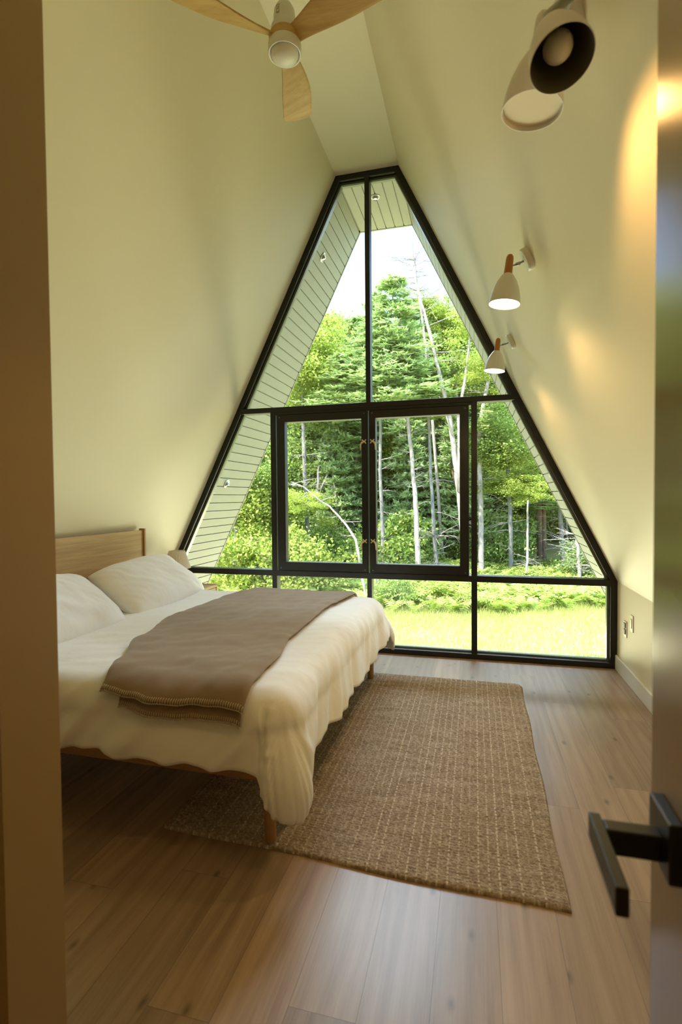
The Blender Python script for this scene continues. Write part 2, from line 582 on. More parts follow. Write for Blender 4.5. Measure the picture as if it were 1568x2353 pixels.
# entry partition on the left, seen from behind
XE = 0.118
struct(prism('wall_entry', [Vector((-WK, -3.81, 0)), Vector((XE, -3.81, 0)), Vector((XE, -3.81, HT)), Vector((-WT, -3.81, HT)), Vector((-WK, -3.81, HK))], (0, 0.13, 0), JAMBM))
# baseboards
struct(box('baseboard_right', WK - 0.016, WK, -3.6, 0.0, 0, 0.118, TRIMW, bevel=0.004))
struct(box('baseboard_left', -WK, -WK + 0.016, -3.6, 0.0, 0, 0.118, TRIMW, bevel=0.004))

# ------------------------------------------------------------------ the big window
D = 0.10                                                    # frame depth
win = struct(empty('window_1', (0, 0, 0)))
FB = 0.050
def inset_outline(k):
    """outline of the A-shaped opening moved inwards by k"""
    xt = WT - k * (1 / NRM.x - 0.0) + k * (NRM.z / NRM.x)
    zt = HT - k
    xk = WK - k
    zk = HT - (xk + k / NRM.x - WT) / (WK - WT) * (HT - HK)
    return xt, zt, xk, zk
xt, zt, xk, zk = inset_outline(FB)
ST = 0.046
outer = [(-WK, 0), (WK, 0), (WK, HK), (WT, HT), (-WT, HT), (-WK, HK)]
inner = [(-xk, ST), (xk, ST), (xk, zk), (xt, zt), (-xt, zt), (-xk, zk)]
bm = bmesh.new()
vo = [[bm.verts.new((x, y, z)) for x, z in outer] for y in (0, D)]
vi = [[bm.verts.new((x, y, z)) for x, z in inner] for y in (0, D)]
for i in range(6):
    j = (i + 1) % 6
    bm.faces.new((vo[0][i], vo[0][j], vi[0][j], vi[0][i]))
    bm.faces.new((vo[1][i], vo[1][j], vi[1][j], vi[1][i]))
    bm.faces.new((vi[0][i], vi[0][j], vi[1][j], vi[1][i]))
    bm.faces.new((vo[0][i], vo[0][j], vo[1][j], vo[1][i]))
bm_obj('window_frame', bm, BLACK, win, bevel=0.004)
# glazing stop: a slimmer second frame set back
xs, zs, xks, zks = inset_outline(FB + 0.018)
inner2 = [(-xks, ST + 0.014), (xks, ST + 0.014), (xks, zks), (xs, zs), (-xs, zs), (-xks, zks)]
bm = bmesh.new()
vo = [[bm.verts.new((x, y, z)) for x, z in inner] for y in (0.045, D - 0.004)]
vi = [[bm.verts.new((x, y, z)) for x, z in inner2] for y in (0.045, D - 0.004)]
for i in range(6):
    j = (i + 1) % 6
    for k in (0, 1):
        bm.faces.new((vo[k][i], vo[k][j], vi[k][j], vi[k][i]))
    bm.faces.new((vi[0][i], vi[0][j], vi[1][j], vi[1][i]))
    bm.faces.new((vo[0][i], vo[0][j], vo[1][j], vo[1][i]))
STOPM = mat_plain('glazing_stop', (0.10, 0.11, 0.08), 0.3, 0, 0.6, 0.1)
bm_obj('glazing_stop', bm, STOPM, win)
RUT, RUB, RLT, RLB = 2.2499, 2.2024, 0.7204, 0.6671
D1, D2, M1 = 0.8911, 0.9392, 0.0213
def bar(name, x0, x1, z0, z1, y0=0.0, y1=D):
    return box(name, x0, x1, y0, y1, z0, z1, BLACK, win, bevel=0.003)
bar('transom', -lx(RUT) + 0.02, lx(RUT) - 0.02, RUB, RUT, 0.001)
bar('transom', -WK + 0.02, WK - 0.02, RLB, RLT, 0.001)
bar('mullion', -D2, -D1, ST - 0.01, RUB + 0.01, 0.002)
bar('mullion', D1, D2, ST - 0.01, RUB + 0.01, 0.002)
bar('mullion', -M1, M1, RUT - 0.01, HT - 0.02, 0.002)
bar('mullion', -M1, M1, ST - 0.01, RLB + 0.01, 0.002)
# casement sashes: left and right
def sash(xa, xb, ga, gb):
    z0, z1, g0, g1 = RLT + 0.004, RUB - 0.030, 0.803, 2.105
    bm = bmesh.new()
    O = [(xa, z0), (xb, z0), (xb, z1), (xa, z1)]
    I = [(ga, g0), (gb, g0), (gb, g1), (ga, g1)]
    vo = [[bm.verts.new((x, y, z)) for x, z in O] for y in (-0.012, 0.07)]
    vi = [[bm.verts.new((x, y, z)) for x, z in I] for y in (-0.012, 0.07)]
    for i in range(4):
        j = (i + 1) % 4
        for k in (0, 1):
            bm.faces.new((vo[k][i], vo[k][j], vi[k][j], vi[k][i]))
        bm.faces.new((vi[0][i], vi[0][j], vi[1][j], vi[1][i]))
        bm.faces.new((vo[0][i], vo[0][j], vo[1][j], vo[1][i]))
    s = bm_obj('sash', bm, BLACK, win, bevel=0.004)
    # glass pane of the sash, a sub-part
    box('pane', ga - 0.008, gb + 0.008, 0.035, 0.041, g0 - 0.008, g1 + 0.008, GLASS, s)
    for x in (xa + 0.03 * (1 if xa < 0 else 1), xb - 0.03):
        for z in (z0 + 0.022, z1 - 0.022):
            lathe('screw', [(0.004, 0), (0.004, 0.002), (0, 0.003)], (x, -0.0122, z), STEEL, s, axis=(0, -1, 0), n=10)
    return s
fill_l = bar('sash_stop', -D1 - 0.001, D1 + 0.001, RUB - 0.027, RUB + 0.001, 0.004)
sl = sash(-0.872, -0.006, -0.793, -0.062)
sr = sash(0.006, 0.872, 0.066, 0.796)
# beige four-lobed latches with a drooping tail on the meeting stiles
def latch(x, z, sgn, parent):
    bm = bmesh.new()
    for dx, dz in ((-1, 1), (1, 1), (-1, -1), (1, -1)):
        add_tube(bm, [(x, -0.016, z), (x + dx * 0.012, -0.018, z + dz * 0.011)], [0.0045, 0.0045], 8)
        add_lathe(bm, [(0, -0.005), (0.0045, -0.003), (0.006, 0.0), (0.0045, 0.003), (0, 0.005)], (x + dx * 0.0145, -0.018, z + dz * 0.0135), (0, 1, 0), 10, cap=False)
    add_tube(bm, [(x - 0.012, -0.017, z), (x + 0.012, -0.017, z)], 0.0055, 8)
    add_tube(bm, [(x + sgn * 0.012, -0.017, z), (x + sgn * 0.024, -0.026, z - 0.012), (x + sgn * 0.030, -0.030, z - 0.045), (x + sgn * 0.030, -0.028, z - 0.078)], [0.005, 0.006, 0.006, 0.004], 8)
    bm_obj('latch', bm, BEIGE, parent, smooth=True)
for z in (1.899, 1.008):
    latch(-0.036, z, -1, sl)
    latch(0.038, z, 1, sr)
# fixed panes
def pane(pts):
    prism('pane', [Vector((x, 0.062, z)) for x, z in pts], (0, 0.006, 0), GLASS, win)
g = 0.006
pane([(-lx(RUT) + FB, RUT - g), (-M1 + g, RUT - g), (-M1 + g, HT - FB + g), (-xt - g, HT - FB + g)])
pane([(M1 - g, RUT - g), (lx(RUT) - FB, RUT - g), (xt + g, HT - FB + g), (M1 - g, HT - FB + g)])
pane([(-xk - g, RLT - g), (-D2 + g, RLT - g), (-D2 + g, RUB + g), (-lx(RUB) + FB, RUB + g)])
pane([(D2 - g, RLT - g), (xk + g, RLT - g), (lx(RUB) - FB, RUB + g), (D2 - g, RUB + g)])
for a, b in ((-xk - g, -D2 + g), (-D1 - g, -M1 + g), (M1 - g, D1 + g), (D2 - g, xk + g)):
    pane([(a, ST - g), (b, ST - g), (b, RLB + g), (a, RLB + g)])

# ------------------------------------------------------------------ boarded soffit outside
Y0, Y1 = D, 1.02
PITCHB = 0.0955
def boards_slope(sgn):
    bm = bmesh.new()
    length = (Vector((WK + 0.28, 0, HK - 0.57)) - Vector((WT, 0, HT))).length
    n = Vector((NRM.x * sgn, 0, NRM.z)); s = Vector((SL.x * sgn, 0, SL.z)); o = Vector((WT * sgn, 0, HT))
    k = 0
    d = 0.012
    while d < length:
        a = o + s * d; b = o + s * (d + PITCHB - 0.010)
        pr = [a + Vector((0, Y0, 0)), b + Vector((0, Y0, 0)), b + n * 0.018 + Vector((0, Y0, 0)), a + n * 0.018 + Vector((0, Y0, 0))]
        add_prism(bm, pr, (0, Y1 - Y0 - 0.012, 0))
        d += PITCHB
    a = o - s * 0.0; b = o + s * length
    add_prism(bm, [p + n * 0.012 + Vector((0, Y0, 0)) for p in (a, b, b + n * 0.2, a + n * 0.2)], (0, Y1 - Y0 - 0.01, 0))
    # edge trim
    add_prism(bm, [p + Vector((0, Y1 - 0.012, 0)) for p in (a - n * 0.004, b - n * 0.004, b + n * 0.22, a + n * 0.22)], (0, 0.02, 0))
    return bm
struct(bm_obj('soffit_left', boards_slope(-1), SOFFIT))
struct(bm_obj('soffit_right', boards_slope(1), SOFFIT))
bm = bmesh.new()
x = -WT + 0.008
while x < WT - 0.02:
    add_box(bm, x, min(x + PITCHB - 0.010, WT - 0.004), Y0, Y1 - 0.012, HT, HT + 0.018)
    x += PITCHB
add_box(bm, -WT - 0.1, WT + 0.1, Y0, Y1 - 0.01, HT + 0.012, HT + 0.2)
add_box(bm, -WT - 0.1, WT + 0.1, Y1 - 0.012, Y1 + 0.008, HT - 0.004, HT + 0.22)
struct(bm_obj('soffit_top', bm, SOFFIT))
# roof covering above it all keeps the sun out
for sgn, nm in ((-1, 'left'), (1, 'right')):
    n = Vector((NRM.x * sgn, 0, NRM.z)); s = Vector((SL.x * sgn, 0, SL.z))
    a = Vector((WT * sgn, YB - 0.2, HT)) + n * 0.23 - s * 0.12
    b = a + s * 4.75
    struct(prism('roof_' + nm, [a, b, b + n * 0.08, a + n * 0.08], (0, Y1 + 0.06 - YB + 0.2, 0), ROOFM))
struct(box('roof_top', -0.62, 0.62, YB - 0.2, Y1 + 0.06, HT + 0.225, HT + 0.31, ROOFM))

def soffit_light(c, n, label):
    n = Vector(n)
    r = tag(empty('soffit_spotlight', c), label, 'light', 'spotlights in the boarded overhang')
    lathe('trim_ring', [(0.030, -0.002), (0.046, -0.002), (0.046, 0.006), (0.040, 0.010), (0.030, 0.008)], c, STEEL, r, axis=n, n=28)
    ax = Vector((n.x * 0.35, n.y - 0.0, -0.9)).normalized()
    lathe('eyeball', [(0, -0.02), (0.027, -0.012), (0.030, 0.01), (0.024, 0.028), (0.018, 0.030), (0.016, 0.024), (0, 0.022)], c, STEEL, r, axis=ax, n=24)
soffit_light((0.002, 0.41, HT), (0, 0, -1), 'round recessed spotlight in the flat top of the overhang')
soffit_light((-lx(3.772), 0.41, 3.772), (NRM.x, 0, -NRM.z), 'upper eyeball spotlight on the left sloping boarded soffit')
soffit_light((-lx(1.56), 0.41, 1.56), (NRM.x, 0, -NRM.z), 'lower eyeball spotlight on the left sloping boarded soffit')
soffit_light((lx(1.593), 0.41, 1.593), (-NRM.x, 0, -NRM.z), 'eyeball spotlight on the right sloping boarded soffit')

# ------------------------------------------------------------------ door with lever handle
door = struct(empty('door_1', (1.138, -3.785, 0)))
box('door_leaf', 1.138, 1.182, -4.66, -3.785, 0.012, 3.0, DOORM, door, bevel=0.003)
lv = empty('handle'); attach(lv, door)
zl = 1.008
ypl = -3.862
hb = box('rose', 1.123, 1.138, ypl - 0.034, ypl + 0.034, zl - 0.036, zl + 0.032, BLACKH, lv, bevel=0.002)
hb = box('neck', 1.066, 1.124, ypl - 0.011, ypl + 0.011, zl - 0.026, zl + 0.004, BLACKH, lv, bevel=0.002)
hb = box('lever', 1.053, 1.066, ypl - 0.105, ypl + 0.022, zl - 0.026, zl + 0.004, BLACKH, lv, bevel=0.0015)

# ------------------------------------------------------------------ wall plates by the window
t = tag(empty('power_outlet', (WK, -0.235, 0.385)), 'white power outlet with dark sockets low on the right wall beside the window', 'outlet')
box('cover_plate', WK - 0.006, WK, -0.272, -0.200, 0.325, 0.445, WHITEM, t, bevel=0.002)
for z in (0.352, 0.398):
    box('socket', WK - 0.012, WK - 0.005, -0.254, -0.218, z - 0.004, z + 0.034, DARKP, t, bevel=0.002)
t = tag(empty('light_switch', (WK, -0.395, 0.465)), 'plain white rocker switch on the right wall, nearer the door than the outlet', 'switch')
box('cover_plate', WK - 0.006, WK, -0.431, -0.360, 0.405, 0.525, WHITEM, t, bevel=0.002)
box('rocker', WK - 0.010, WK - 0.005, -0.412, -0.379, 0.432, 0.498, WHITEM, t, bevel=0.002)

# ------------------------------------------------------------------ sconces on the right slope
def plate_point(y, z):
    return Vector((lx(z), y, z))
SHADE_PROF = [(0.020, 0.0), (0.030, -0.010), (0.045, -0.035), (0.057, -0.065), (0.066, -0.100), (0.070, -0.135)]
def shade_part(top, axis, mat_out, mat_in, parent, lit, bulb, k=1.0):
    """bell shade hanging from 'top' along -axis; open mouth"""
    ax = Vector(axis).normalized()
    bm = bmesh.new()
    prof = SHADE_PROF + [(0.0705, -0.137), (0.0685, -0.137)] + [(r - 0.0025, h - 0.001) for r, h in SHADE_PROF[::-1]]
    add_lathe(bm, [(r * k, h * k) for r, h in prof], top, ax, 48, cap=False)
    o = bm_obj('lamp_shade', bm, mat_out, parent, smooth=True)
    if mat_in is not None:
        o.data.materials.append(mat_in)
        ninner = 48 * 6
        for p in o.data.polygons[48 * 7:]:
            p.material_index = 1
    c = Vector(top)
    if lit:
        lathe('lit_bulb', [(0.0, -0.129), (0.062, -0.127), (0.064, -0.122), (0.0, -0.118)], c, LAMPLIT, parent, axis=ax, n=40)
        ld = bpy.data.lights.new('sconce_bulb', 'SPOT')
        ld.energy = SCONCE_W; ld.color = (1.0, 0.60, 0.24); ld.shadow_soft_size = 0.03
        ld.spot_size = math.radians(146); ld.spot_blend = 0.35
        lo = bpy.data.objects.new('sconce_bulb', ld); COL.objects.link(lo)
        lo.location = c - ax * 0.134
        lo.rotation_euler = ax.to_track_quat('Z', 'Y').to_euler()
    if bulb:
        bm = bmesh.new()
        prof = [(0.0, -0.122)] + [(0.033 * math.sin(a), -0.089 - 0.033 * math.cos(a)) for a in [math.pi * k / 12 for k in range(1, 11)]] + [(0.014, -0.045), (0.014, -0.02)]
        add_lathe(bm, [(r * k, h * k) for r, h in prof], c, ax, 32, cap=False)
        bm_obj('bulb', bm, FROST, parent, smooth=True)
    return o

def sconce(y, z, label, body=None, twin=False):
    base = plate_point(y, z)
    n = Vector((-NRM.x, 0, -NRM.z))
    t = tag(empty('wall_sconce', base), label, 'wall lamp', 'sconces along the right sloping wall')
    lathe('wall_plate', [(0.0, -0.001), (0.050, -0.001), (0.052, 0.004), (0.052, 0.024), (0.048, 0.029), (0.0, 0.031)], base, WHITEM, t, axis=n, n=40)
    ht = Vector((1.078, y, 2.500 - 2.479 + z)); hb_ = ht + Vector((-0.010, 0, -0.085))
    ax = (ht - hb_).normalized()
    knee = ht + Vector((0.016, 0, -0.050))
    bm = bmesh.new()
    add_tube(bm, [base + n * 0.03, base + n * 0.05], 0.005, 10)
    add_tube(bm, [base + n * 0.046, knee + Vector((0.008, 0, 0.004))], 0.0075, 12)
    add_tube(bm, [knee + Vector((0.010, 0, 0.004)), ht + Vector((0.0, 0, -0.052))], 0.004, 10)
    bm_obj('arm', bm, STEEL, t, smooth=True)
    if twin:
        hm = WHITEM
    else:
        hm = CORK
    lathe('handle', [(0.019, -0.088), (0.0178, -0.05), (0.017, -0.02), (0.0155, -0.008), (0.010, 0.001), (0, 0.004)], ht, hm, t, axis=ax, n=28)
    shade_part(hb_, ax, WHITEM, WHITEM, t, not twin, False)
    return t, base, hb_, ax

sconce(-0.80, 2.462, 'lit white bell sconce with wooden handle, the farthest one next to the window')
sconce(-2.02, 2.479, 'lit white bell sconce with wooden handle, the middle one of the right wall')
t1, b1, hb1, ax1 = sconce(-3.19, 2.515, 'two-headed white sconce at top right with a dark open shade and bare bulb', twin=True)
lathe('diffuser', [(0.0, -0.128), (0.066, -0.128), (0.066, -0.124), (0.0, -0.122)], hb1, WALL, t1, axis=ax1, n=40)
# second, turned head of the near sconce: open towards the room, bulb visible
mouth = at(1292, 137, 1.04)
axis2 = (at(1250, 10, 1.115) - mouth).normalized()
top2 = mouth + axis2 * 0.137 * 0.9
shade_part(top2, axis2, WHITEM, GREYM, t1, False, True, 0.9)
bm = bmesh.new()
add_tube(bm, [top2 - axis2 * 0.004, top2 + axis2 * 0.03, top2 + axis2 * 0.05 + Vector((0.05, 0.0, 0.02)), b1 + Vector((-0.03, 0, 0.0))], [0.012, 0.012, 0.010, 0.008], 12)
bm_obj('arm', bm, STEEL, t1, smooth=True)
# added spotlight, no lit bulb: assumed glow on the wall behind the door edge
ld = bpy.data.lights.new('added_near_glow', 'SPOT')
ld.energy = SCONCE_W * 0.55; ld.color = (1.0, 0.54, 0.17); ld.shadow_soft_size = 0.03
ld.spot_size = math.radians(150); ld.spot_blend = 0.3
lo = bpy.data.objects.new('added_near_glow', ld); COL.objects.link(lo)
lo.location = hb1 - ax1 * 0.17
lo.rotation_euler = (ax1 + Vector((-0.35, 0.05, 0))).normalized().to_track_quat('Z', 'Y').to_euler()

# ------------------------------------------------------------------ ceiling fan
FC = Vector((0.0, -2.03, 3.688))
fan = tag(empty('ceiling_fan', FC), 'white ceiling fan with three wooden blades and a round frosted light', 'ceiling fan')
lathe('downrod', [(0.0115, 0.17), (0.0115, 0.55)], FC, WHITEM, fan, n=20)
lathe('ceiling_canopy', [(0.016, 0.53), (0.06, 0.556), (0.068, 0.592)], FC, WHITEM, fan)
lathe('motor_housing', [(0.0, 0.182), (0.020, 0.181), (0.040, 0.170), (0.051, 0.148), (0.054, 0.122), (0.054, 0.082), (0.060, 0.076), (0.067, 0.062), (0.069, 0.042), (0.069, 0.032), (0, 0.032)], FC, WHITEM, fan, n=56)
# rating sticker on the housing, a small frame with tiny marks
ang = math.atan2(CY - FC.y, CX - FC.x) - 0.62
bm = bmesh.new(); bm2 = bmesh.new()
def on_cyl(a, z, r): return FC + Vector((math.cos(ang + a) * r, math.sin(ang + a) * r, z))
def patch(bmx, a0, a1, z0, z1, r):
    v = [bmx.verts.new(on_cyl(a, z, r)) for a, z in ((a0, z0), (a1, z0), (a1, z1), (a0, z1))]
    w = [bmx.verts.new(on_cyl(a, z, r - 0.002)) for a, z in ((a0, z0), (a1, z0), (a1, z1), (a0, z1))]
    bmx.faces.new(v); bmx.faces.new(w[::-1])
    for i in range(4):
        bmx.faces.new((v[i], v[(i + 1) % 4], w[(i + 1) % 4], w[i]))
patch(bm, -0.16, 0.16, 0.098, 0.140, 0.0562)
for q in (-0.13, 0.0, 0.13):
    patch(bm2, q - 0.018, q + 0.018, 0.134, 0.138, 0.0566)
for q in (-0.14, 0.14):
    patch(bm2, q - 0.012, q + 0.012, 0.100, 0.138, 0.0566)
patch(bm2, -0.13, 0.13, 0.100, 0.1025, 0.0566)
patch(bm2, -0.05, 0.05, 0.114, 0.1165, 0.0566); patch(bm2, -0.02, 0.07, 0.122, 0.1245, 0.0566)
stk = bm_obj('rating_sticker', bm, TRIMW, fan)
bm_obj('print', bm2, DARKP, stk)
# blades flow out of a wooden ring
lathe('blade_hub', [(0.0, 0.040), (0.064, 0.040), (0.074, 0.030), (0.079, 0.010), (0.077, -0.012), (0.0, -0.014)], FC, BLADE, fan, n=48)
R = 0.575
def blade(a):
    ca, sa = math.cos(a), math.sin(a)
    def fn(u, v):
        s = 0.055 + u * (R - 0.055)
        w = 0.040 + 0.046 * math.sin(min(1, u * 1.45) * math.pi / 2) ** 1.5
        tip = 1.0
        if u > 0.93:
            q = (u - 0.93) / 0.07
            tip = math.sqrt(max(0.0, 1 - q * q * 0.82))
        w *= tip
        t_ = (v - 0.5) * 2 * w
        bend = -0.018 * math.sin(u * math.pi)
        tw = math.radians(24 * (1 - u) ** 1.0 + 9)
        x, y, z = s, t_ * math.cos(tw) + bend, 0.010 + t_ * math.sin(tw) * -1 + 0.02 * u
        return (FC.x + x * ca - y * sa, FC.y + x * sa + y * ca, FC.z + z)
    me = grid_mesh('blade', 36, 10, fn)
    o = link('blade', me, BLADE, fan, smooth=True)
    m = o.modifiers.new('thick', 'SOLIDIFY'); m.thickness = 0.009; m.offset = 0
    m = o.modifiers.new('bv', 'BEVEL'); m.width = 0.003; m.segments = 2
for a in (103, -137, -17):
    blade(math.radians(a))
lathe('light_ring', [(0.0, -0.012), (0.078, -0.012), (0.083, -0.018), (0.084, -0.060), (0.081, -0.066), (0.076, -0.066), (0.071, -0.058), (0.070, -0.048), (0, -0.048)], FC, WHITEM, fan, n=64)
lathe('light_diffuser', [(0.069, -0.050), (0.068, -0.066), (0.060, -0.082), (0.044, -0.094), (0.022, -0.100), (0, -0.102)], FC, FROST, fan, n=56, cap=False)

# ------------------------------------------------------------------ rug
def make_rug():
    x0, x1, y0, y1 = -0.365, 1.228, -2.693, -0.565
    nx, ny = 300, 400
    cx, cy = (x0 + x1) / 2, (y0 + y1) / 2
    X = np.linspace(x0, x1, nx + 1); Y = np.linspace(y0, y1, ny + 1)
    XX, YY = np.meshgrid(X, Y)
    rng = np.random.RandomState(3)
    # wool ribs run across the rug: one rib every 11 mm, alternating knots
    rib = np.abs(np.sin(np.pi * YY / 0.0155))
    rowi = np.floor(YY / 0.0155)
    kn = np.abs(np.sin(np.pi * XX / 0.0185 + (rowi % 2) * np.pi / 2 + 0.7 * np.sin(rowi * 1.7)))
    h = 0.011 + 0.0080 * rib * (0.45 + 0.55 * kn) + rng.rand(*XX.shape) * 0.0022
    # edges roll down
    d = np.minimum(np.minimum(XX - x0, x1 - XX), np.minimum(YY - y0, y1 - YY))
    h = h * np.clip(0.35 + d / 0.012, 0, 1) + 0.002
    # slightly skewed and wavy outline
    u = (XX - x0) / (x1 - x0); v = (YY - y0) / (y1 - y0)
    XX2 = XX + 0.024 * v * u + 0.004 * np.sin(YY * 9) * (u > 0.5) * u
    YY2 = YY + 0.062 * (1 - v) * (1 - u) - 0.010 * u * (1 - v) + 0.006 * np.sin(XX * 7) * (1 - v)
    # rounded far right corner
    V = np.stack([XX2 - cx, YY2 - cy, h], -1).reshape(-1, 3)
    rc = 0.06
    for cxn, cyn, sx_, sy_ in ((x1, y1, 1, 1),):
        ex = (XX - (cxn - rc)).ravel(); ey = (YY - (cyn - rc)).ravel()
        m = (ex > 0) & (ey > 0)
        L = np.maximum(np.hypot(ex, ey), 1e-6); Linf = np.maximum(ex, ey)
        f = np.where(m, Linf / L, 1)
        V[:, 0] += np.where(m, ex * f - ex, 0); V[:, 1] += np.where(m, ey * f - ey, 0)
    I = np.arange((nx + 1) * (ny + 1)).reshape(ny + 1, nx + 1)
    F = np.stack([I[:-1, :-1], I[:-1, 1:], I[1:, 1:], I[1:, :-1]], -1).reshape(-1, 4)
    # skirt to the floor
    loop = np.concatenate([I[0, :], I[1:, -1], I[-1, -2::-1], I[-2:0:-1, 0]])
    base = V[loop].copy(); base[:, 2] = 0.0005
    n0 = len(V); k = len(loop)
    V = np.concatenate([V, base])
    j = np.arange(k)
    S = np.stack([loop, n0 + j, n0 + (j + 1) % k, loop[(j + 1) % k]], -1)
    F = np.concatenate([F, S])
    me = raw_mesh('area_rug', V, F)
    o = link('area_rug', me, RUG, smooth=False)
    o.location = (cx, cy, 0)
    tag(o, 'brown woven jute rug with pale stitched lines lying under the bed', 'rug')
make_rug()

# ------------------------------------------------------------------ bed
BX0, BX1, BY0, BY1 = -1.74, 0.185, -2.655, -0.675
bed = tag(empty('bed_frame', ((BX0 + BX1) / 2, (BY0 + BY1) / 2, 0)), 'oak platform bed frame with plain headboard and round legs', 'bed')
RZ0, RZ1 = 0.275, 0.375
box('side_rail', BX0, BX1, BY0, BY0 + 0.028, RZ0, RZ1, OAKX, bed, bevel=0.004)
box('side_rail', BX0, BX1, BY1 - 0.028, BY1, RZ0, RZ1, OAKX, bed, bevel=0.004)
box('foot_rail', BX1 - 0.028, BX1, BY0 + 0.028, BY1 - 0.028, RZ0, RZ1, OAK, bed, bevel=0.004)
box('slat_platform', BX0, BX1 - 0.03, BY0 + 0.03, BY1 - 0.03, RZ1 - 0.045, RZ1 - 0.01, OAK, bed)
for lx_, ly_, nm in ((0.118, -2.620, 0), (0.148, -0.708, 0), (-1.60, -2.6, 0), (-1.60, -0.73, 0)):
    zf = 0.018 if lx_ > 0 else 0.0
    lathe('leg', [(0.0, zf - 0.002), (0.020, zf - 0.002), (0.0235, zf + 0.004), (0.0245, 0.2), (0.0255, 0.30), (0, 0.30)], (lx_, ly_, 0), OAKZ, bed, n=28)
hb0, hb1y = -2.545, -0.795
bm = bmesh.new(); add_box(bm, -1.775, -1.752, hb0, hb1y - 0.018, 0.40, 1.145)
bm_obj('headboard', bm, OAK, bed, bevel=0.003)
for yy in (hb0 - 0.02, hb1y):
    box('headboard_post', -1.790, -1.738, yy - 0.018, yy + 0.004, 0.0, 1.158, OAKZ, bed, bevel=0.004)

ZT = 0.640
mt = box('mattress', -1.735, 0.16, -2.640, -0.690, RZ1 - 0.009, ZT - 0.035, LINEN, None, bevel=0.06)
tag(mt, 'thick mattress under the white duvet', 'mattress')

# duvet: a rectangular sheet draped over the mattress with rounded edges
RD = 0.13
IX0, IX1, IY0, IY1 = -1.70, 0.135, -2.615, -0.725           # inner flat rectangle
ARC = RD * math.pi / 2
def drape(sx, sy, off=0.0, puff=1.0):
    qx = min(max(sx, IX0), IX1); qy = min(max(sy, IY0), IY1)
    ex, ey = sx - qx, sy - qy
    L = math.hypot(ex, ey)
    # broad hills and creases on the top
    topn = 0.014 * nz(sx * 2.3, sy * 1.8, 1.0) + 0.007 * nz(sx * 6, sy * 4.5, 4.0) + 0.005 * nz(sx * 3.5 + sy * 3, sy * 11 - sx * 4, 6.0)
    crease = 0.0
    if L < 1e-6:
        edge = min(IX1 - sx, sy - IY0, IY1 - sy)
        return Vector((sx, sy, ZT + off + topn * puff))
    dx, dy = ex / L, ey / L
    r = RD + off
    if L < ARC:
        a = L / RD
        hor, ver = r * math.sin(a), r * (1 - math.cos(a)) - off
        ver = RD - (r * math.cos(a)) + off if False else (ZT + off) - (ZT - RD + r * math.cos(a))
        z = ZT - RD + r * math.cos(a)
    else:
        d = L - ARC
        # gentle belly then a tuck towards the hem
        cn = min(1.0, 2.0 * abs(dx * dy)) if (ex != 0 and ey != 0) else 0.0
        hor = r + (0.040 + 0.055 * cn) * math.sin(min(1.0, d / (0.30 + 0.08 * cn)) * math.pi * 0.85) * puff
        z = ZT - RD - d
    # folds: position along the perimeter
    w = min(1.0, L / 0.30)
    per = qx * dy * -1.0 + qy * dx + math.atan2(dy, dx) * 0.35
    sw = per + L * 0.9
    cfold = 1.2 - 1.05 * (min(1.0, 2.0 * abs(dx * dy)) if (ex != 0 and ey != 0) else 0.0)
    fold = 0.030 * nz(per * 2.6, L * 1.5, 7.7) + 0.026 * nz(sw * 6.0, L * 2.2, 2.2) + 0.014 * nz(sw * 14, L * 3, 5.5)
    hor += fold * w * puff * 1.2 * cfold
    z += (topn * (1 - w) + 0.010 * nz(per * 5, 3.3, L * 3) * w) * puff
    return Vector((qx + dx * hor, qy + dy * hor, z))

def hem(edge_s, which):
    return 0.0
def make_duvet():
    nu, nv = 170, 210
    dn, df_, ff = 0.350, 0.380, 0.350
    S0x, S1x = -1.60, IX1 + ff
    S0y, S1y = IY0 - dn, IY1 + df_
    def fn(u, v):
        sx = S0x + u * (S1x - S0x)
        # hem wanders a little
        wob = 0.022 * nz(sx * 4.0, 9.1) + 0.020 * nz(sx * 10.0, 3.1)
        a, b = S0y + wob + 0.03 * (1 - u), S1y + 0.02 * nz(sx * 4.0, 5.5)
        sy = a + v * (b - a)
        sx2 = S0x + u * (S1x + 0.03 * nz(sy * 3.0, 1.7) - S0x)
        # rounded cloth corners
        cxo = sx2 - IX1
        cyo = max(IY0 - sy, sy - IY1)
        if cxo > 0 and cyo > 0:
            L = math.hypot(cxo, cyo)
            th_ = math.atan2(cyo, cxo)
            dyb = (IY0 - S0y) if sy < IY0 else (S1y - IY1)
            Lb = min(ff / max(1e-4, math.cos(th_)), dyb / max(1e-4, math.sin(th_)))
            amp = 0.18 if sy < IY0 else 0.15
            k = min(1.0, L / Lb) * (0.35 + amp * math.sin(2 * th_) ** 0.7) / max(L, 1e-6)
            sx2 = IX1 + cxo * k
            sy = IY0 - (IY0 - sy) * k if sy < IY0 else IY1 + (sy - IY1) * k
        return drape(sx2, sy)
    me = grid_mesh('duvet', nu, nv, fn)
    o = link('duvet', me, LINEN, smooth=True)
    m = o.modifiers.new('thick', 'SOLIDIFY'); m.thickness = 0.016; m.offset = -1
    tag(o, 'white cotton duvet draped over the bed and hanging past its edges', 'duvet')
make_duvet()

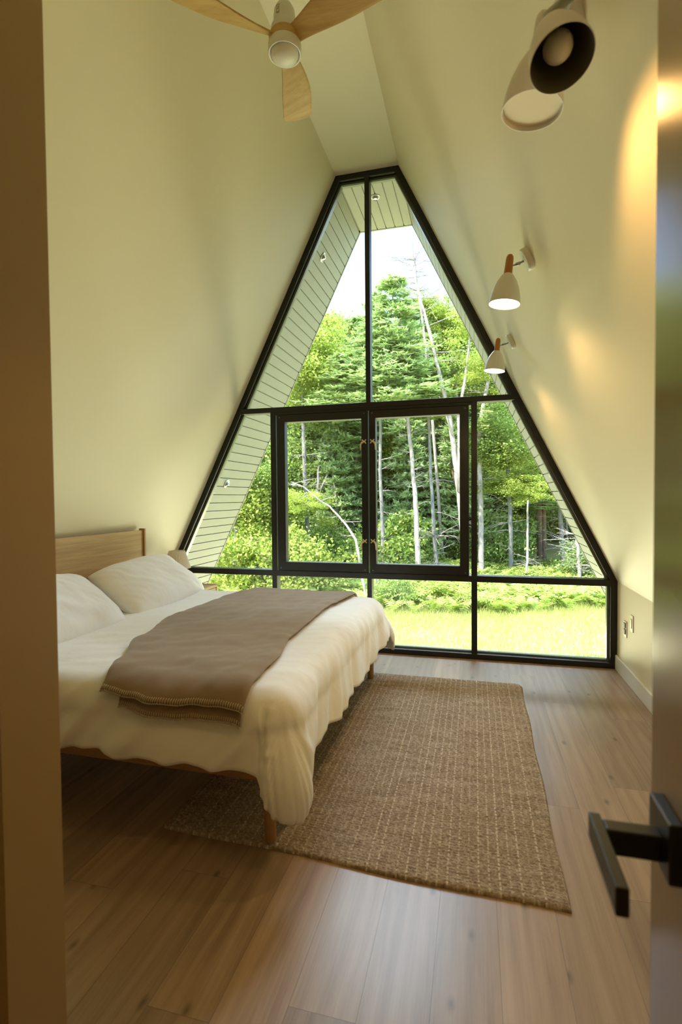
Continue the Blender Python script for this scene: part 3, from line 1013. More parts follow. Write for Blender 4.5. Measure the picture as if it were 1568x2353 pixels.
# wool throw folded in two, lying across the foot half of the bed
def lerp_tab(tab, x):
    for (a, b), (c, d) in zip(tab, tab[1:]):
        if x <= c:
            k = (x - a) / (c - a); k = min(1, max(0, k)); k = k * k * (3 - 2 * k)
            return b + (d - b) * k
    return tab[-1][1]
LEFT = [(0, -0.575), (0.10, -0.66), (0.25, -0.80), (0.5, -0.93), (0.8, -0.90), (1.0, -0.80)]
RIGHT = [(0, 0.068), (0.15, 0.050), (0.4, -0.035), (0.7, -0.04), (1.0, 0.03)]
def throw_sheet(off, yn, yf, l_in, r_in, name, parent=None, thick=0.011):
    def fn(u, v):
        xl, xr = lerp_tab(LEFT, v) + l_in, lerp_tab(RIGHT, v) + r_in
        sx = xl + u * (xr - xl)
        a = yn + 0.035 * (1 - u) * 1.0 - 0.012 * math.sin(u * 5)
        sy = a + v * (yf - a)
        p = drape(sx, sy, off)
        p.z += 0.006 * nz(sx * 7, sy * 4, 9) + 0.004 * nz(sx * 16, sy * 12, 3)
        edge = min(u, 1 - u)
        if edge < 0.03:
            p.z -= 0.010 * (1 - edge / 0.03)
        return p
    me = grid_mesh(name, 90, 190, fn)
    o = link(name, me, THROW, parent, smooth=True)
    m = o.modifiers.new('thick', 'SOLIDIFY'); m.thickness = thick; m.offset = 0
    m = o.modifiers.new('bv', 'BEVEL'); m.width = 0.003; m.segments = 2
    return o, fn
thr = tag(empty('throw_blanket', (-0.3, -1.66, ZT)), 'taupe wool throw with stitched hem folded across the white duvet', 'blanket')
low, fn_low = throw_sheet(0.014, IY0 - 0.185, IY1 + 0.10, 0.09, -0.012, 'lower_layer', thr)
upl, fn_up = throw_sheet(0.034, IY0 - 0.142, IY1 + 0.12, 0.0, 0.0, 'upper_layer', thr)
def stitches(fn, n, name):
    bm = bmesh.new()
    for i in range(n):
        u = (i + 0.5) / n
        a, b, c = Vector(fn(u, 0.0)), Vector(fn(u + 0.2 / n, 0.005)), Vector(fn(u, 0.003))
        out = Vector((0.004, -0.006, 0.006))
        add_tube(bm, [a + Vector((0, 0.002, -0.009)), a + Vector((0, -0.007, -0.002)), c + Vector((0, -0.004, 0.007)), b + Vector((0, 0.0, 0.007))], 0.0019, 6)
    pts = [Vector(fn(k / 80, 0.0)) + Vector((0, -0.006, -0.003)) for k in range(81)]
    add_tube(bm, pts, 0.0022, 6)
    bm_obj(name, bm, STITCH, thr, smooth=True)
stitches(fn_up, 64, 'hem_stitching')
stitches(fn_low, 58, 'hem_stitching')

# pillows
def pillow(cy, label, seed, roll=0.0, cx=-1.455, cz=0.755, tilt=35, ln=0.485, wd=0.265, th=0.125):
    nu, nv = 64, 44
    ct, st = math.cos(math.radians(tilt)), math.sin(math.radians(tilt))
    def surf(sgn):
        def fn(u, v):
            a0, b0 = u * 2 - 1, v * 2 - 1
            a, b = a0, b0
            k = 1 - 0.10 * (a0 * a0) * (b0 * b0)
            # outline pinches between the corners
            ou = ln * a * k * (1 - 0.035 * (1 - b * b))
            ov = wd * b * k * (1 - 0.02 * (1 - a * a))
            e = max(0.0, (1 - a ** 4) * (1 - b ** 4))
            h = th * (e ** 0.55) * (0.80 + 0.20 * math.cos(a * 1.3))
            cr = 0.006 * nz(a * 5 + b * 3 + seed, b * 2, seed) + 0.004 * nz(a * 13 + b * 5, b * 3 + seed, 3) * (0.3 + abs(a))
            cr2 = 0.012 * nz(a * 2.5, b * 2.5 + seed, 8)
            h = h * (1 + 0.0) + (cr + cr2) * min(1, e * 2.5)
            h *= sgn
            if sgn < 0: h *= 0.55
            y = ou; s = ov
            # local: s runs up the headboard, h is the normal
            x_ = -s * ct + h * st
            z_ = s * st + h * ct
            cr_, sr_ = math.cos(roll), math.sin(roll)
            return (x_, y * cr_ - z_ * sr_, y * sr_ + z_ * cr_)
        return fn
    V1 = [surf(1)(i / nu, j / nv) for j in range(nv + 1) for i in range(nu + 1)]
    V2 = [surf(-1)(i / nu, j / nv) for j in range(nv + 1) for i in range(nu + 1)]
    I = np.arange((nu + 1) * (nv + 1)).reshape(nv + 1, nu + 1)
    F1 = np.stack([I[:-1, :-1], I[:-1, 1:], I[1:, 1:], I[1:, :-1]], -1).reshape(-1, 4)
    F2 = F1[:, ::-1] + len(V1)
    me = raw_mesh('pillow', np.array(V1 + V2), np.concatenate([F1, F2]))
    bm = bmesh.new(); bm.from_mesh(me); bmesh.ops.remove_doubles(bm, verts=bm.verts, dist=0.0004)
    bmesh.ops.recalc_face_normals(bm, faces=bm.faces); bm.to_mesh(me); bm.free()
    o = link('pillow', me, LINEN, smooth=True)
    o.location = (cx, cy, cz)
    tag(o, label, 'pillow', 'pillows against the headboard')
pillow(-1.13, 'white pillow against the headboard on the window side of the bed', 2.0, roll=0.045)
pillow(-2.14, 'white pillow partly cut off by the doorway wall at left', 5.0, cx=-1.44)

# ------------------------------------------------------------------ nightstand and lamp
NX0, NX1, NY0, NY1, NZ = -1.985, -1.465, -0.525, -0.085, 0.585
ns = tag(empty('nightstand', ((NX0 + NX1) / 2, (NY0 + NY1) / 2, 0)), 'oak nightstand in the corner between the bed and window', 'nightstand')
bm = bmesh.new()
add_box(bm, NX0, NX1, NY0, NY1, NZ - 0.025, NZ)
add_box(bm, NX0, NX1, NY0, NY1, NZ - 0.20, NZ - 0.18)
add_box(bm, NX0, NX1, NY0, NY0 + 0.02, NZ - 0.18, NZ - 0.025)
add_box(bm, NX0, NX1, NY1 - 0.02, NY1, NZ - 0.18, NZ - 0.025)
add_box(bm, NX0, NX0 + 0.02, NY0 + 0.02, NY1 - 0.02, NZ - 0.18, NZ - 0.025)
bm_obj('cabinet_body', bm, OAK, ns, bevel=0.003)
box('drawer', NX1 - 0.022, NX1 - 0.004, NY0 + 0.024, NY1 - 0.024, NZ - 0.176, NZ - 0.030, OAK, ns, bevel=0.002)
for x in (NX0 + 0.04, NX1 - 0.04):
    for y in (NY0 + 0.04, NY1 - 0.04):
        lathe('leg', [(0, 0), (0.015, 0), (0.02, NZ - 0.2), (0, NZ - 0.2)], (x, y, 0), OAKZ, ns, n=20)
LC = Vector((-1.742, -0.33, NZ))
lamp = tag(empty('table_lamp', LC), 'small bedside lamp with pleated beige shade in front of the window corner', 'lamp')
lathe('lamp_base', [(0, 0), (0.055, 0), (0.058, 0.008), (0.050, 0.018), (0.030, 0.035), (0.034, 0.07), (0.042, 0.11), (0.034, 0.15), (0.014, 0.178), (0.012, 0.24), (0, 0.24)], LC, CERAMIC, lamp, n=36)
def shade_fn(u, v):
    a = u * 2 * math.pi
    pl = 0.0035 * math.cos(a * 40) * (0.7 + 0.5 * v)
    r = (0.069 + (0.118 - 0.069) * v) + pl
    return (LC.x + r * math.cos(a), LC.y + r * math.sin(a), LC.z + 0.338 - 0.160 * v)
me = grid_mesh('lamp_shade', 320, 8, shade_fn)
bm = bmesh.new(); bm.from_mesh(me); bmesh.ops.remove_doubles(bm, verts=bm.verts, dist=0.0002); bm.to_mesh(me); bm.free()
o = link('lamp_shade', me, SHADEM, lamp, smooth=True)
m = o.modifiers.new('thick', 'SOLIDIFY'); m.thickness = 0.0015
bm = bmesh.new()
for a in (0, 2.1, 4.2):
    add_tube(bm, [LC + Vector((0, 0, 0.30)), LC + Vector((math.cos(a) * 0.069, math.sin(a) * 0.069, 0.325))], 0.0015, 6)
add_tube(bm, [LC + Vector((0, 0, 0.235)), LC + Vector((0, 0, 0.305))], 0.006, 8)
bm_obj('shade_carrier', bm, STEEL, lamp)

# ------------------------------------------------------------------ added warm fill light behind the camera, no fixture
ld = bpy.data.lights.new('added_hall_fill', 'POINT'); ld.energy = HALL_FILL_W; ld.color = (1.0, 0.66, 0.32); ld.shadow_soft_size = 0.1
lo = bpy.data.objects.new('added_hall_fill', ld); COL.objects.link(lo); lo.location = (0.2, -5.4, 3.03)

# ================================================================== outdoors
GROUND = mat_ground()
def gfn(u, v):
    y = 1.2 + (v ** 1.6) * 78
    x = (u - 0.5) * (30 + y * 1.6)
    return (x, y, ground(x, y))
me = grid_mesh('meadow_ground', 120, 140, gfn)
struct(link('meadow_ground', me, GROUND, smooth=True))

LEAF_A = mat_leaf('leaf_green', (0.10, 0.17, 0.05), (0.23, 0.33, 0.09), (0.42, 0.52, 0.17))
LEAF_Y = mat_leaf('leaf_yellow_green', (0.15, 0.21, 0.04), (0.31, 0.38, 0.08), (0.50, 0.56, 0.15))
LEAF_P = mat_leaf('pine_needles', (0.17, 0.25, 0.10), (0.34, 0.46, 0.21), (0.54, 0.67, 0.36), 0.3)
LEAF_D = mat_leaf('leaf_dark', (0.12, 0.19, 0.065), (0.24, 0.34, 0.115), (0.40, 0.51, 0.19))
LEAF_F = mat_leaf('fern_green', (0.20, 0.29, 0.06), (0.36, 0.45, 0.11), (0.54, 0.60, 0.20))
LEAF_G = mat_leaf('grass_blades', (0.27, 0.31, 0.085), (0.37, 0.40, 0.135), (0.46, 0.46, 0.20))
BARK_W = mat_bark('pale_bark', (0.16, 0.14, 0.12), (0.46, 0.43, 0.40))
BARK_G = mat_bark('grey_bark', (0.10, 0.10, 0.095), (0.28, 0.28, 0.27))
BARK_B = mat_bark('brown_bark', (0.07, 0.045, 0.03), (0.22, 0.16, 0.115))

def leaf_quads(P, Nrm, L, W, rng):
    """P (n,3) centres, Nrm (n,3) facing, leaf length L, width W (n,) -> verts, faces (diamond quads)"""
    n = len(P)
    r = rng.normal(size=(n, 3))
    U = np.cross(Nrm, r); U /= np.linalg.norm(U, axis=1, keepdims=True) + 1e-9
    Wv = np.cross(Nrm, U)
    U = U * L[:, None] * 0.5; Wv = Wv * W[:, None] * 0.5
    nb = Nrm * (L * 0.10)[:, None]
    V = np.stack([P - U, P - Wv * 1.0 + nb, P + U, P + Wv * 1.0 + nb], 1).reshape(-1, 3)
    F = np.arange(n * 4).reshape(n, 4)
    return V, F

def broad_crown(seed, n=9000, rad=(1.0, 1.0, 1.0), clumps=70, size=0.07, spread=0.20):
    """unit crown roughly inside a unit sphere; leaf size is relative to a 2.2 m radius"""
    rng = np.random.RandomState(seed)
    c = rng.normal(size=(clumps, 3)); c /= np.linalg.norm(c, axis=1, keepdims=True)
    c *= (rng.rand(clumps, 1) ** 0.45) * 0.92
    c[:, 2] = c[:, 2] * 0.95
    idx = rng.randint(0, clumps, n)
    off = rng.normal(size=(n, 3)) * spread * (0.6 + 0.6 * rng.rand(clumps)[idx])[:, None]
    off[:, 2] *= 0.55
    P = c[idx] + off
    N = rng.normal(size=(n, 3)) * 0.8 + np.array([0, -0.25, 0.9]); N /= np.linalg.norm(N, axis=1, keepdims=True)
    L = size * (0.6 + 0.8 * rng.rand(n)); W = L * (0.5 + 0.25 * rng.rand(n))
    V, F = leaf_quads(P, N, L, W, rng)
    return raw_mesh('foliage', V * np.array(rad), F)

def pine_crown(seed, whorls=15, n_per=9, tufts=9, needles=9):
    """unit crown: z from 0 to 1, radius up to 1"""
    rng = np.random.RandomState(seed)
    P, N, L, W, U = [], [], [], [], []
    for w in range(whorls):
        z = (w + rng.rand() * 0.5) / whorls
        rr = (1 - z) ** 0.75 * (0.75 + 0.35 * rng.rand()) + 0.05
        for k in range(n_per):
            a = rng.rand() * 6.283
            ln = rr * (0.6 + 0.5 * rng.rand())
            for t in range(tufts):
                s = 0.25 + 0.75 * (t + rng.rand()) / tufts
                side = rng.normal() * 0.10
                cx_ = math.cos(a) * ln * s - math.sin(a) * side
                cy_ = math.sin(a) * ln * s + math.cos(a) * side
                cz_ = z + 0.045 * s * s - 0.02 * s + rng.normal() * 0.006
                for q in range(needles):
                    d = rng.normal(size=3); d[2] = d[2] * 0.5 + 0.25
                    d[0] += math.cos(a) * 0.9; d[1] += math.sin(a) * 0.9
                    d /= np.linalg.norm(d)
                    P.append((cx_ + rng.normal() * 0.02, cy_ + rng.normal() * 0.02, cz_ + rng.normal() * 0.004)); U.append(d)
    P = np.array(P); U = np.array(U); n = len(P)
    r = rng.normal(size=(n, 3)); Wv = np.cross(U, r); Wv /= np.linalg.norm(Wv, axis=1, keepdims=True)
    # stretch: z of the unit crown is scaled differently from its radius, so shrink needles in z
    ln = 0.115 * (0.6 + 0.8 * rng.rand(n)); wd = 0.020 * (0.7 + 0.6 * rng.rand(n))
    A = U * ln[:, None]; A[:, 2] *= 0.35
    B = Wv * wd[:, None]; B[:, 2] *= 0.35
    V = np.stack([P - B, P + B, P + A], 1).reshape(-1, 3)
    return raw_mesh('foliage', V, np.arange(n * 3).reshape(n, 3))

BROAD = [broad_crown(11, 17000, clumps=90, size=0.055), broad_crown(12, 17000, clumps=66, spread=0.17, size=0.055), broad_crown(13, 14000, clumps=50, spread=0.22, size=0.062)]
SPARSE = [broad_crown(21, 5200, clumps=36, spread=0.16, size=0.062), broad_crown(22, 4800, clumps=28, spread=0.15, size=0.062)]
PINES = [pine_crown(31), pine_crown(32, 13, 8), pine_crown(33, 16, 8)]
BUSH = [broad_crown(41, 8000, clumps=44, spread=0.22, size=0.085), broad_crown(42, 8000, clumps=36, spread=0.24, size=0.09)]
for grp, mats in ((BROAD, LEAF_A), (SPARSE, LEAF_A), (PINES, LEAF_P), (BUSH, LEAF_A)):
    for me in grp:
        me.materials.append(mats)
_cache = {}
def with_mat(me, mat):
    if me.materials[0] is mat:
        return me
    k = (me.name, mat.name)
    if k not in _cache:
        c = me.copy(); c.materials.clear(); c.materials.append(mat); _cache[k] = c
    return _cache[k]

def foliage(parent, me, mat, loc, scale, rz=0.0):
    o = bpy.data.objects.new('foliage', with_mat(me, mat))
    COL.objects.link(o)
    o.parent = parent
    o.location = Vector(loc) - parent.location
    o.scale = scale
    o.rotation_euler = (0, 0, rz)
    return o

rndg = random.Random(5)
def branchy(bm, p, d, ln, r, depth, rng, droop=0.0, n=5):
    """a crooked branch with side twigs"""
    pts = [Vector(p)]; rad = [r]
    d = Vector(d).normalized()
    steps = 5
    for i in range(steps):
        d = (d + Vector((rng.uniform(-1, 1), rng.uniform(-1, 1), rng.uniform(-1, 1))) * 0.18 + Vector((0, 0, -droop))).normalized()
        pts.append(pts[-1] + d * ln / steps); rad.append(r * (1 - 0.75 * (i + 1) / steps))
    add_tube(bm, pts, rad, n)
    if depth > 0:
        for i in range(1, steps):
            for _ in range(2 if depth > 1 else 1):
                s = Vector((rng.uniform(-1, 1), rng.uniform(-1, 1), rng.uniform(-0.4, 0.8)))
                branchy(bm, pts[i], d * 0.7 + s * 0.9, ln * rng.uniform(0.35, 0.6), rad[i] * 0.6, depth - 1, rng, droop, n=4)

def trunk_tree(label, path, depth, w0, w1, bark, crown=(), dead=0, tw=0.006, dead_len=1.0, dead_z=(0.2, 0.9), group=None, seed=1, name='tree', cat='tree', big=(), forks=(), droop=0.03):
    """path: picture columns/rows of the trunk from its foot upwards, all standing 'depth' metres from the camera"""
    rng = random.Random(seed)
    foot = at(path[0][0], path[0][1], depth)
    foot.z = ground(foot.x, foot.y) - 0.05
    pts = [foot] + [at(px, py, depth) for px, py in path[1:]]
    for i, p in enumerate(pts[1:]):
        p.y += rng.uniform(-0.15, 0.15)
    # refine with a slight wander
    fine = []
    for a, b in zip(pts, pts[1:]):
        for k in range(5):
            q = a.lerp(b, k / 5)
            q.x += rng.uniform(-1, 1) * 0.012; fine.append(q)
    fine.append(pts[-1])
    n = len(fine)
    rad = [(w0 + (w1 - w0) * (i / (n - 1))) / 2 for i in range(n)]
    rad[0] *= 1.25
    t = tag(empty(name, foot), label, cat, group)
    bm = bmesh.new(); add_tube(bm, fine, rad, 10)
    bm_obj('trunk', bm, bark, t, smooth=True)
    if dead or forks:
        for fp, fw0, fw1 in forks:
            bm = bmesh.new()
            P = [at(px, py, depth) for px, py in fp]
            add_tube(bm, P, [(fw0 + (fw1 - fw0) * i / (len(P) - 1)) / 2 for i in range(len(P))], 8)
            bm_obj('limb', bm, bark, t, smooth=True)
        for k in range(dead):
            bm = bmesh.new()
            f = rng.uniform(*dead_z); i = min(n - 1, int(f * n))
            a = rng.uniform(0, 6.283)
            branchy(bm, fine[i], (math.cos(a), math.sin(a) * 0.6, rng.uniform(-0.1, 0.35)), dead_len * rng.uniform(0.4, 1.1), rad[i] * 0.12 + tw, 1, rng, droop=droop)
            bm_obj('branch', bm, BARK_W if bark is not BARK_B else BARK_B, t, smooth=True)
    for kind, mat, px, py, sc, sz in crown:
        p = at(px, py, depth)
        me = {'b': BROAD, 's': SPARSE, 'p': PINES, 'u': BUSH}[kind]
        m = me[rng.randrange(len(me))]
        foliage(t, m, mat, p, (sc, sc, sz), rng.uniform(0, 6.28))
    return t

PX = lambda w, d: w * d / FPX        # picture width -> metres at a distance
# --- the trees one can tell apart
trunk_tree('pale straight pine trunk with stubby dead branches, right of the window centre', [(965, 1393), (962, 1290), (955, 1160), (947, 1060), (938, 960), (925, 820), (918, 720)], 17.0, PX(14, 17), PX(5, 17), BARK_W,
           [('p', LEAF_P, 905, 860, 1.9, 3.2), ('p', LEAF_P, 890, 930, 2.3, 2.6)], dead=34, dead_len=0.5, dead_z=(0.1, 0.7), seed=1)
trunk_tree('thin grey trunk just right of the centre stile of the window', [(884, 1395), (880, 1300), (877, 1200), (876, 1080), (876, 980), (868, 800), (862, 690)], 17.6, PX(11, 17.6), PX(4, 17.6), BARK_G,
           [('p', LEAF_P, 862, 900, 1.6, 2.6), ('p', LEAF_P, 800, 960, 2.0, 2.2)], dead=26, dead_len=0.7, dead_z=(0.08, 0.6), seed=2)
trunk_tree('slim leaning stem by the foot of the thin grey trunk', [(886, 1420), (876, 1380), (868, 1340), (860, 1300)], 15.5, PX(6, 15.5), PX(4, 15.5), BARK_W, seed=3)
trunk_tree('grey upright trunk second right from the centre stile', [(1008, 1386), (1003, 1280), (997, 1200), (990, 1080), (986, 960), (984, 800)], 18.0, PX(11, 18), PX(5, 18), BARK_G,
           [('p', LEAF_A, 985, 960, 1.8, 2.0)], dead=22, dead_len=1.6, dead_z=(0.1, 0.6), seed=4, droop=0.06)
trunk_tree('stout pale tree behind the right mullion, forking into white limbs above', [(1074, 1393), (1072, 1330), (1066, 1240), (1056, 1130), (1044, 1040), (1033, 960), (1012, 870), (990, 770), (965, 680), (945, 600)], 16.5, PX(19, 16.5), PX(4, 16.5), BARK_W,
           [('s', LEAF_Y, 1082, 740, 0.9, 0.9), ('s', LEAF_Y, 1110, 850, 0.9, 0.7)],
           dead=16, dead_len=1.9, dead_z=(0.62, 0.98), seed=5, forks=[([(1056, 1130), (1056, 1030), (1054, 950), (1068, 880), (1078, 800), (1084, 720)], PX(10, 16.5), PX(4, 16.5)), ([(1040, 1000), (1024, 950), (1010, 910)], PX(5, 16.5), PX(2, 16.5))], droop=-0.04)
trunk_tree('mottled trunk right beside the right mullion, bending aside at the top', [(1107, 1368), (1106, 1280), (1106, 1200), (1104, 1100), (1101, 1020), (1106, 960), (1114, 915), (1128, 850), (1140, 800)], 18.5, PX(14, 18.5), PX(6, 18.5), BARK_W,
           [('b', LEAF_A, 1150, 1000, 1.6, 1.3), ('s', LEAF_Y, 1110, 820, 1.5, 1.3)], dead=6, seed=6)
trunk_tree('grey trunk with long thin dead boughs reaching left', [(1174, 1362), (1175, 1290), (1173, 1200), (1171, 1140), (1165, 1040)], 18.8, PX(11, 18.8), PX(8, 18.8), BARK_G,
           [('b', LEAF_Y, 1180, 1110, 1.55, 0.55), ('b', LEAF_Y, 1150, 1040, 1.2, 0.8)], dead=22, dead_len=1.5, dead_z=(0.15, 0.9), seed=7, droop=0.05)
trunk_tree('skinny curved sapling between two larger trunks', [(1206, 1372), (1212, 1290), (1214, 1210), (1213, 1150)], 17.5, PX(6, 17.5), PX(4, 17.5), BARK_W, [('s', LEAF_Y, 1218, 1130, 1.0, 0.7)], seed=8)
trunk_tree('thick dark brown double trunk under leafy yellow boughs', [(1240, 1345), (1241, 1270), (1240, 1200), (1240, 1140), (1240, 1060)], 20.5, PX(13, 20.5), PX(10, 20.5), BARK_B,
           [('b', LEAF_Y, 1235, 1090, 1.7, 0.8)], forks=[([(1251, 1345), (1251, 1270), (1250, 1200), (1249, 1140), (1252, 1060)], PX(12, 20.5), PX(9, 20.5))], seed=9)
trunk_tree('greyish trunk wrapped in twigs right of the dark double trunk', [(1296, 1356), (1294, 1290), (1290, 1220), (1286, 1150), (1283, 1060)], 19.5, PX(11, 19.5), PX(8, 19.5), BARK_G, [('p', LEAF_P, 1290, 1170, 1.4, 1.2)], dead=16, dead_len=0.9, dead_z=(0.1, 0.7), seed=10)
trunk_tree('pale dead trunk bristling with white twigs near the right soffit edge', [(1334, 1374), (1332, 1320), (1329, 1265), (1325, 1220)], 16.8, PX(9, 16.8), PX(6, 16.8), BARK_W, dead=34, dead_len=1.0, dead_z=(0.35, 0.95), seed=11)
trunk_tree('slender grey stem near the right soffit edge, beyond the twiggy trunk', [(1357, 1376), (1357, 1330), (1356, 1280), (1352, 1220)], 17.5, PX(5, 17.5), PX(4, 17.5), BARK_G, [('u', LEAF_D, 1345, 1290, 0.9, 0.8)], seed=12)
trunk_tree('rightmost grey trunk showing in the lower right pane', [(1384, 1380), (1382, 1340), (1380, 1300), (1378, 1200)], 17.2, PX(8, 17.2), PX(6, 17.2), BARK_G, seed=13)
trunk_tree('blue-grey trunk behind the left sash with leafy branches low down', [(715, 1380), (711, 1290), (705, 1190), (700, 1100), (696, 1010), (697, 950), (700, 830)], 19.0, PX(11, 19), PX(8, 19), BARK_G,
           [('b', LEAF_Y, 700, 830, 2.0, 1.9), ('s', LEAF_Y, 690, 1180, 1.6, 1.3)], dead=8, seed=14)
trunk_tree('forked grey trunk in the middle of the left sash', [(736, 1380), (735, 1260), (733, 1180), (731, 1090), (738, 1050), (746, 1010), (752, 930)], 22.0, PX(9, 22), PX(5, 22), BARK_G,
           [('p', LEAF_P, 760, 930, 1.8, 2.6), ('b', LEAF_A, 730, 900, 2.3, 2.0)], forks=[([(733, 1140), (744, 1110), (756, 1085), (768, 1050)], PX(6, 22), PX(3, 22))], dead=6, seed=15)
trunk_tree('pale trunk at the far left against the left soffit boards', [(540, 1370), (542, 1300), (543, 1230), (541, 1180), (540, 1090)], 17.5, PX(12, 17.5), PX(9, 17.5), BARK_W, [('u', LEAF_Y, 552, 1150, 1.3, 1.2), ('b', LEAF_A, 560, 1060, 1.6, 1.5)], dead=5, seed=16)
trunk_tree('two thin pale stems left of the window mullion', [(592, 1380), (590, 1310), (590, 1250), (588, 1180), (584, 1120)], 18.2, PX(6, 18.2), PX(4, 18.2), BARK_W, [('u', LEAF_Y, 600, 1160, 1.5, 1.3)],
           forks=[([(610, 1370), (606, 1300), (602, 1240), (596, 1190)], PX(6, 18.2), PX(4, 18.2))], seed=17)
trunk_tree('bleached fallen limb leaning across the left sash', [(846, 1290), (820, 1240), (790, 1200), (760, 1165), (735, 1148), (700, 1120), (672, 1108)], 14.0, PX(6, 14), PX(2, 14), BARK_W, [('s', LEAF_Y, 690, 1150, 0.7, 0.5)],
           dead=14, dead_len=0.8, dead_z=(0.1, 1.0), seed=18, name='leaning_branch', cat='branch')
trunk_tree('bare dead treetop standing against the sky at right', [(1020, 1330), (1005, 1100), (985, 850), (972, 740), (958, 650), (952, 585)], 21.0, PX(8, 21), PX(3.5, 21), BARK_W, dead=34, tw=0.013, dead_len=1.6, dead_z=(0.70, 0.98), seed=19, droop=-0.05)
trunk_tree('tall feathery pine reaching highest beside the upper mullion', [(880, 1340), (880, 1100), (876, 900), (872, 760), (868, 660)], 24.0, PX(10, 24), PX(2, 24), BARK_G,
           [('p', LEAF_P, 866, 900, 1.7, 4.6), ('p', LEAF_P, 885, 1010, 2.6, 3.0)], seed=20)
trunk_tree('feathery pine left of the upper mullion', [(822, 1340), (822, 1100), (820, 900), (822, 720)], 23.0, PX(10, 23), PX(2, 23), BARK_G,
           [('p', LEAF_P, 822, 935, 1.9, 3.9), ('p', LEAF_P, 800, 1030, 2.6, 2.6)], seed=21)
trunk_tree('bright yellow-green maple whose crown meets the left soffit', [(770, 1340), (768, 1100), (765, 900), (764, 760)], 25.0, PX(10, 25), PX(3, 25), BARK_G,
           [('b', LEAF_Y, 762, 790, 1.45, 1.4), ('b', LEAF_Y, 735, 860, 1.9, 1.5), ('b', LEAF_Y, 775, 900, 1.7, 1.3), ('b', LEAF_A, 715, 930, 2.0, 1.5)], seed=22)
trunk_tree('airy light green maple filling the upper right of the window', [(1060, 1340), (1055, 1100), (1050, 900), (1040, 700)], 23.5, PX(10, 23.5), PX(3, 23.5), BARK_W,
           [('s', LEAF_Y, 1012, 710, 1.5, 1.2), ('s', LEAF_Y, 1030, 760, 1.8, 1.5), ('s', LEAF_Y, 1000, 800, 1.3, 1.2), ('s', LEAF_A, 1075, 830, 1.8, 1.7), ('s', LEAF_Y, 1100, 900, 1.7, 1.3), ('p', LEAF_P, 960, 860, 2.2, 3.4)], seed=23)

# --- the wood behind: crowded trees nothing tells apart
rb = random.Random(77)
cnt = 0
for row, (dep, n0, lo_, hi_) in enumerate(((27, 15, 480, 1420), (32, 15, 470, 1420), (38, 15, 460, 1440), (46, 14, 440, 1460))):
    for k in range(n0):
        px = lo_ + (hi_ - lo_) * (k + rb.uniform(0.1, 0.9)) / n0
        d = dep + rb.uniform(-1.5, 1.5)
        p = at(px, 1180, d); gz = ground(p.x, p.y)
        # the skyline dips left of the centre and in the middle
        topy = 735 if px < 800 else (720 if px < 900 else (740 if px < 1000 else 690))
        topz = at(px, topy + rb.uniform(20, 110), d).z
        t = tag(empty('woodland_tree', (p.x, p.y, gz)), 'one of the crowded trees of the wood behind the clearing', 'tree', 'woodland trees behind the clearing')
        bm = bmesh.new()
        lean = rb.uniform(-0.5, 0.5)
        pts = [Vector((p.x + lean * f, p.y, gz - 0.1 + (topz - gz) * f)) for f in (0, .25, .5, .75, .97)]
        add_tube(bm, pts, [0.13, 0.11, 0.09, 0.06, 0.02], 8)
        bm_obj('trunk', bm, rb.choice((BARK_G, BARK_B, BARK_W)), t, smooth=True)
        H = topz - gz
        if rb.random() < 0.45:
            foliage(t, rb.choice(PINES), rb.choice((LEAF_P, LEAF_D, LEAF_A)), (p.x + lean * .5, p.y, gz + H * 0.22), (2.3, 2.3, H * 0.8), rb.uniform(0, 6))
            foliage(t, rb.choice(BROAD), LEAF_D, (p.x, p.y, gz + H * 0.3), (1.7, 1.7, H * 0.2), rb.uniform(0, 6))
        else:
            mat = rb.choice((LEAF_A, LEAF_A, LEAF_D, LEAF_Y))
            foliage(t, rb.choice(BROAD), mat, (p.x + lean * .8, p.y, gz + H * 0.78), (2.0, 2.0, H * 0.22), rb.uniform(0, 6))
            foliage(t, rb.choice(BROAD), mat, (p.x + lean * .4, p.y, gz + H * 0.45), (2.3, 2.3, H * 0.24), rb.uniform(0, 6))
            foliage(t, rb.choice(BROAD), rb.choice((LEAF_D, LEAF_A, LEAF_Y)), (p.x + lean * .4, p.y, gz + H * 0.2), (2.0, 2.0, H * 0.16), rb.uniform(0, 6))

# --- young trees filling the middle storey right behind the front trunks
for k in range(22):
    px = 500 + 900 * (k + rb.uniform(0.1, 0.9)) / 22
    d = rb.uniform(21.5, 25.5)
    p = at(px, 1180, d); gz = ground(p.x, p.y)
    t = tag(empty('young_tree', (p.x, p.y, gz)), 'young leafy tree filling the middle storey behind the front trunks', 'tree', 'young trees of the middle storey')
    hgt = rb.uniform(4.0, 6.2)
    bm = bmesh.new(); add_tube(bm, [(p.x, p.y, gz - 0.1), (p.x + rb.uniform(-.3, .3), p.y, gz + hgt * .5), (p.x + rb.uniform(-.5, .5), p.y, gz + hgt)], [0.06, 0.045, 0.02], 7)
    bm_obj('trunk', bm, rb.choice((BARK_G, BARK_B)), t, smooth=True)
    mat = rb.choice((LEAF_P, LEAF_A, LEAF_Y, LEAF_P))
    if mat is LEAF_P:
        foliage(t, rb.choice(PINES), mat, (p.x, p.y, gz + 0.9), (1.7, 1.7, hgt), rb.uniform(0, 6))
    else:
        foliage(t, rb.choice(BROAD), mat, (p.x, p.y, gz + hgt * 0.75), (1.5, 1.3, hgt * 0.3), rb.uniform(0, 6))
        foliage(t, rb.choice(SPARSE), mat, (p.x, p.y, gz + hgt * 0.4), (1.4, 1.2, hgt * 0.25), rb.uniform(0, 6))

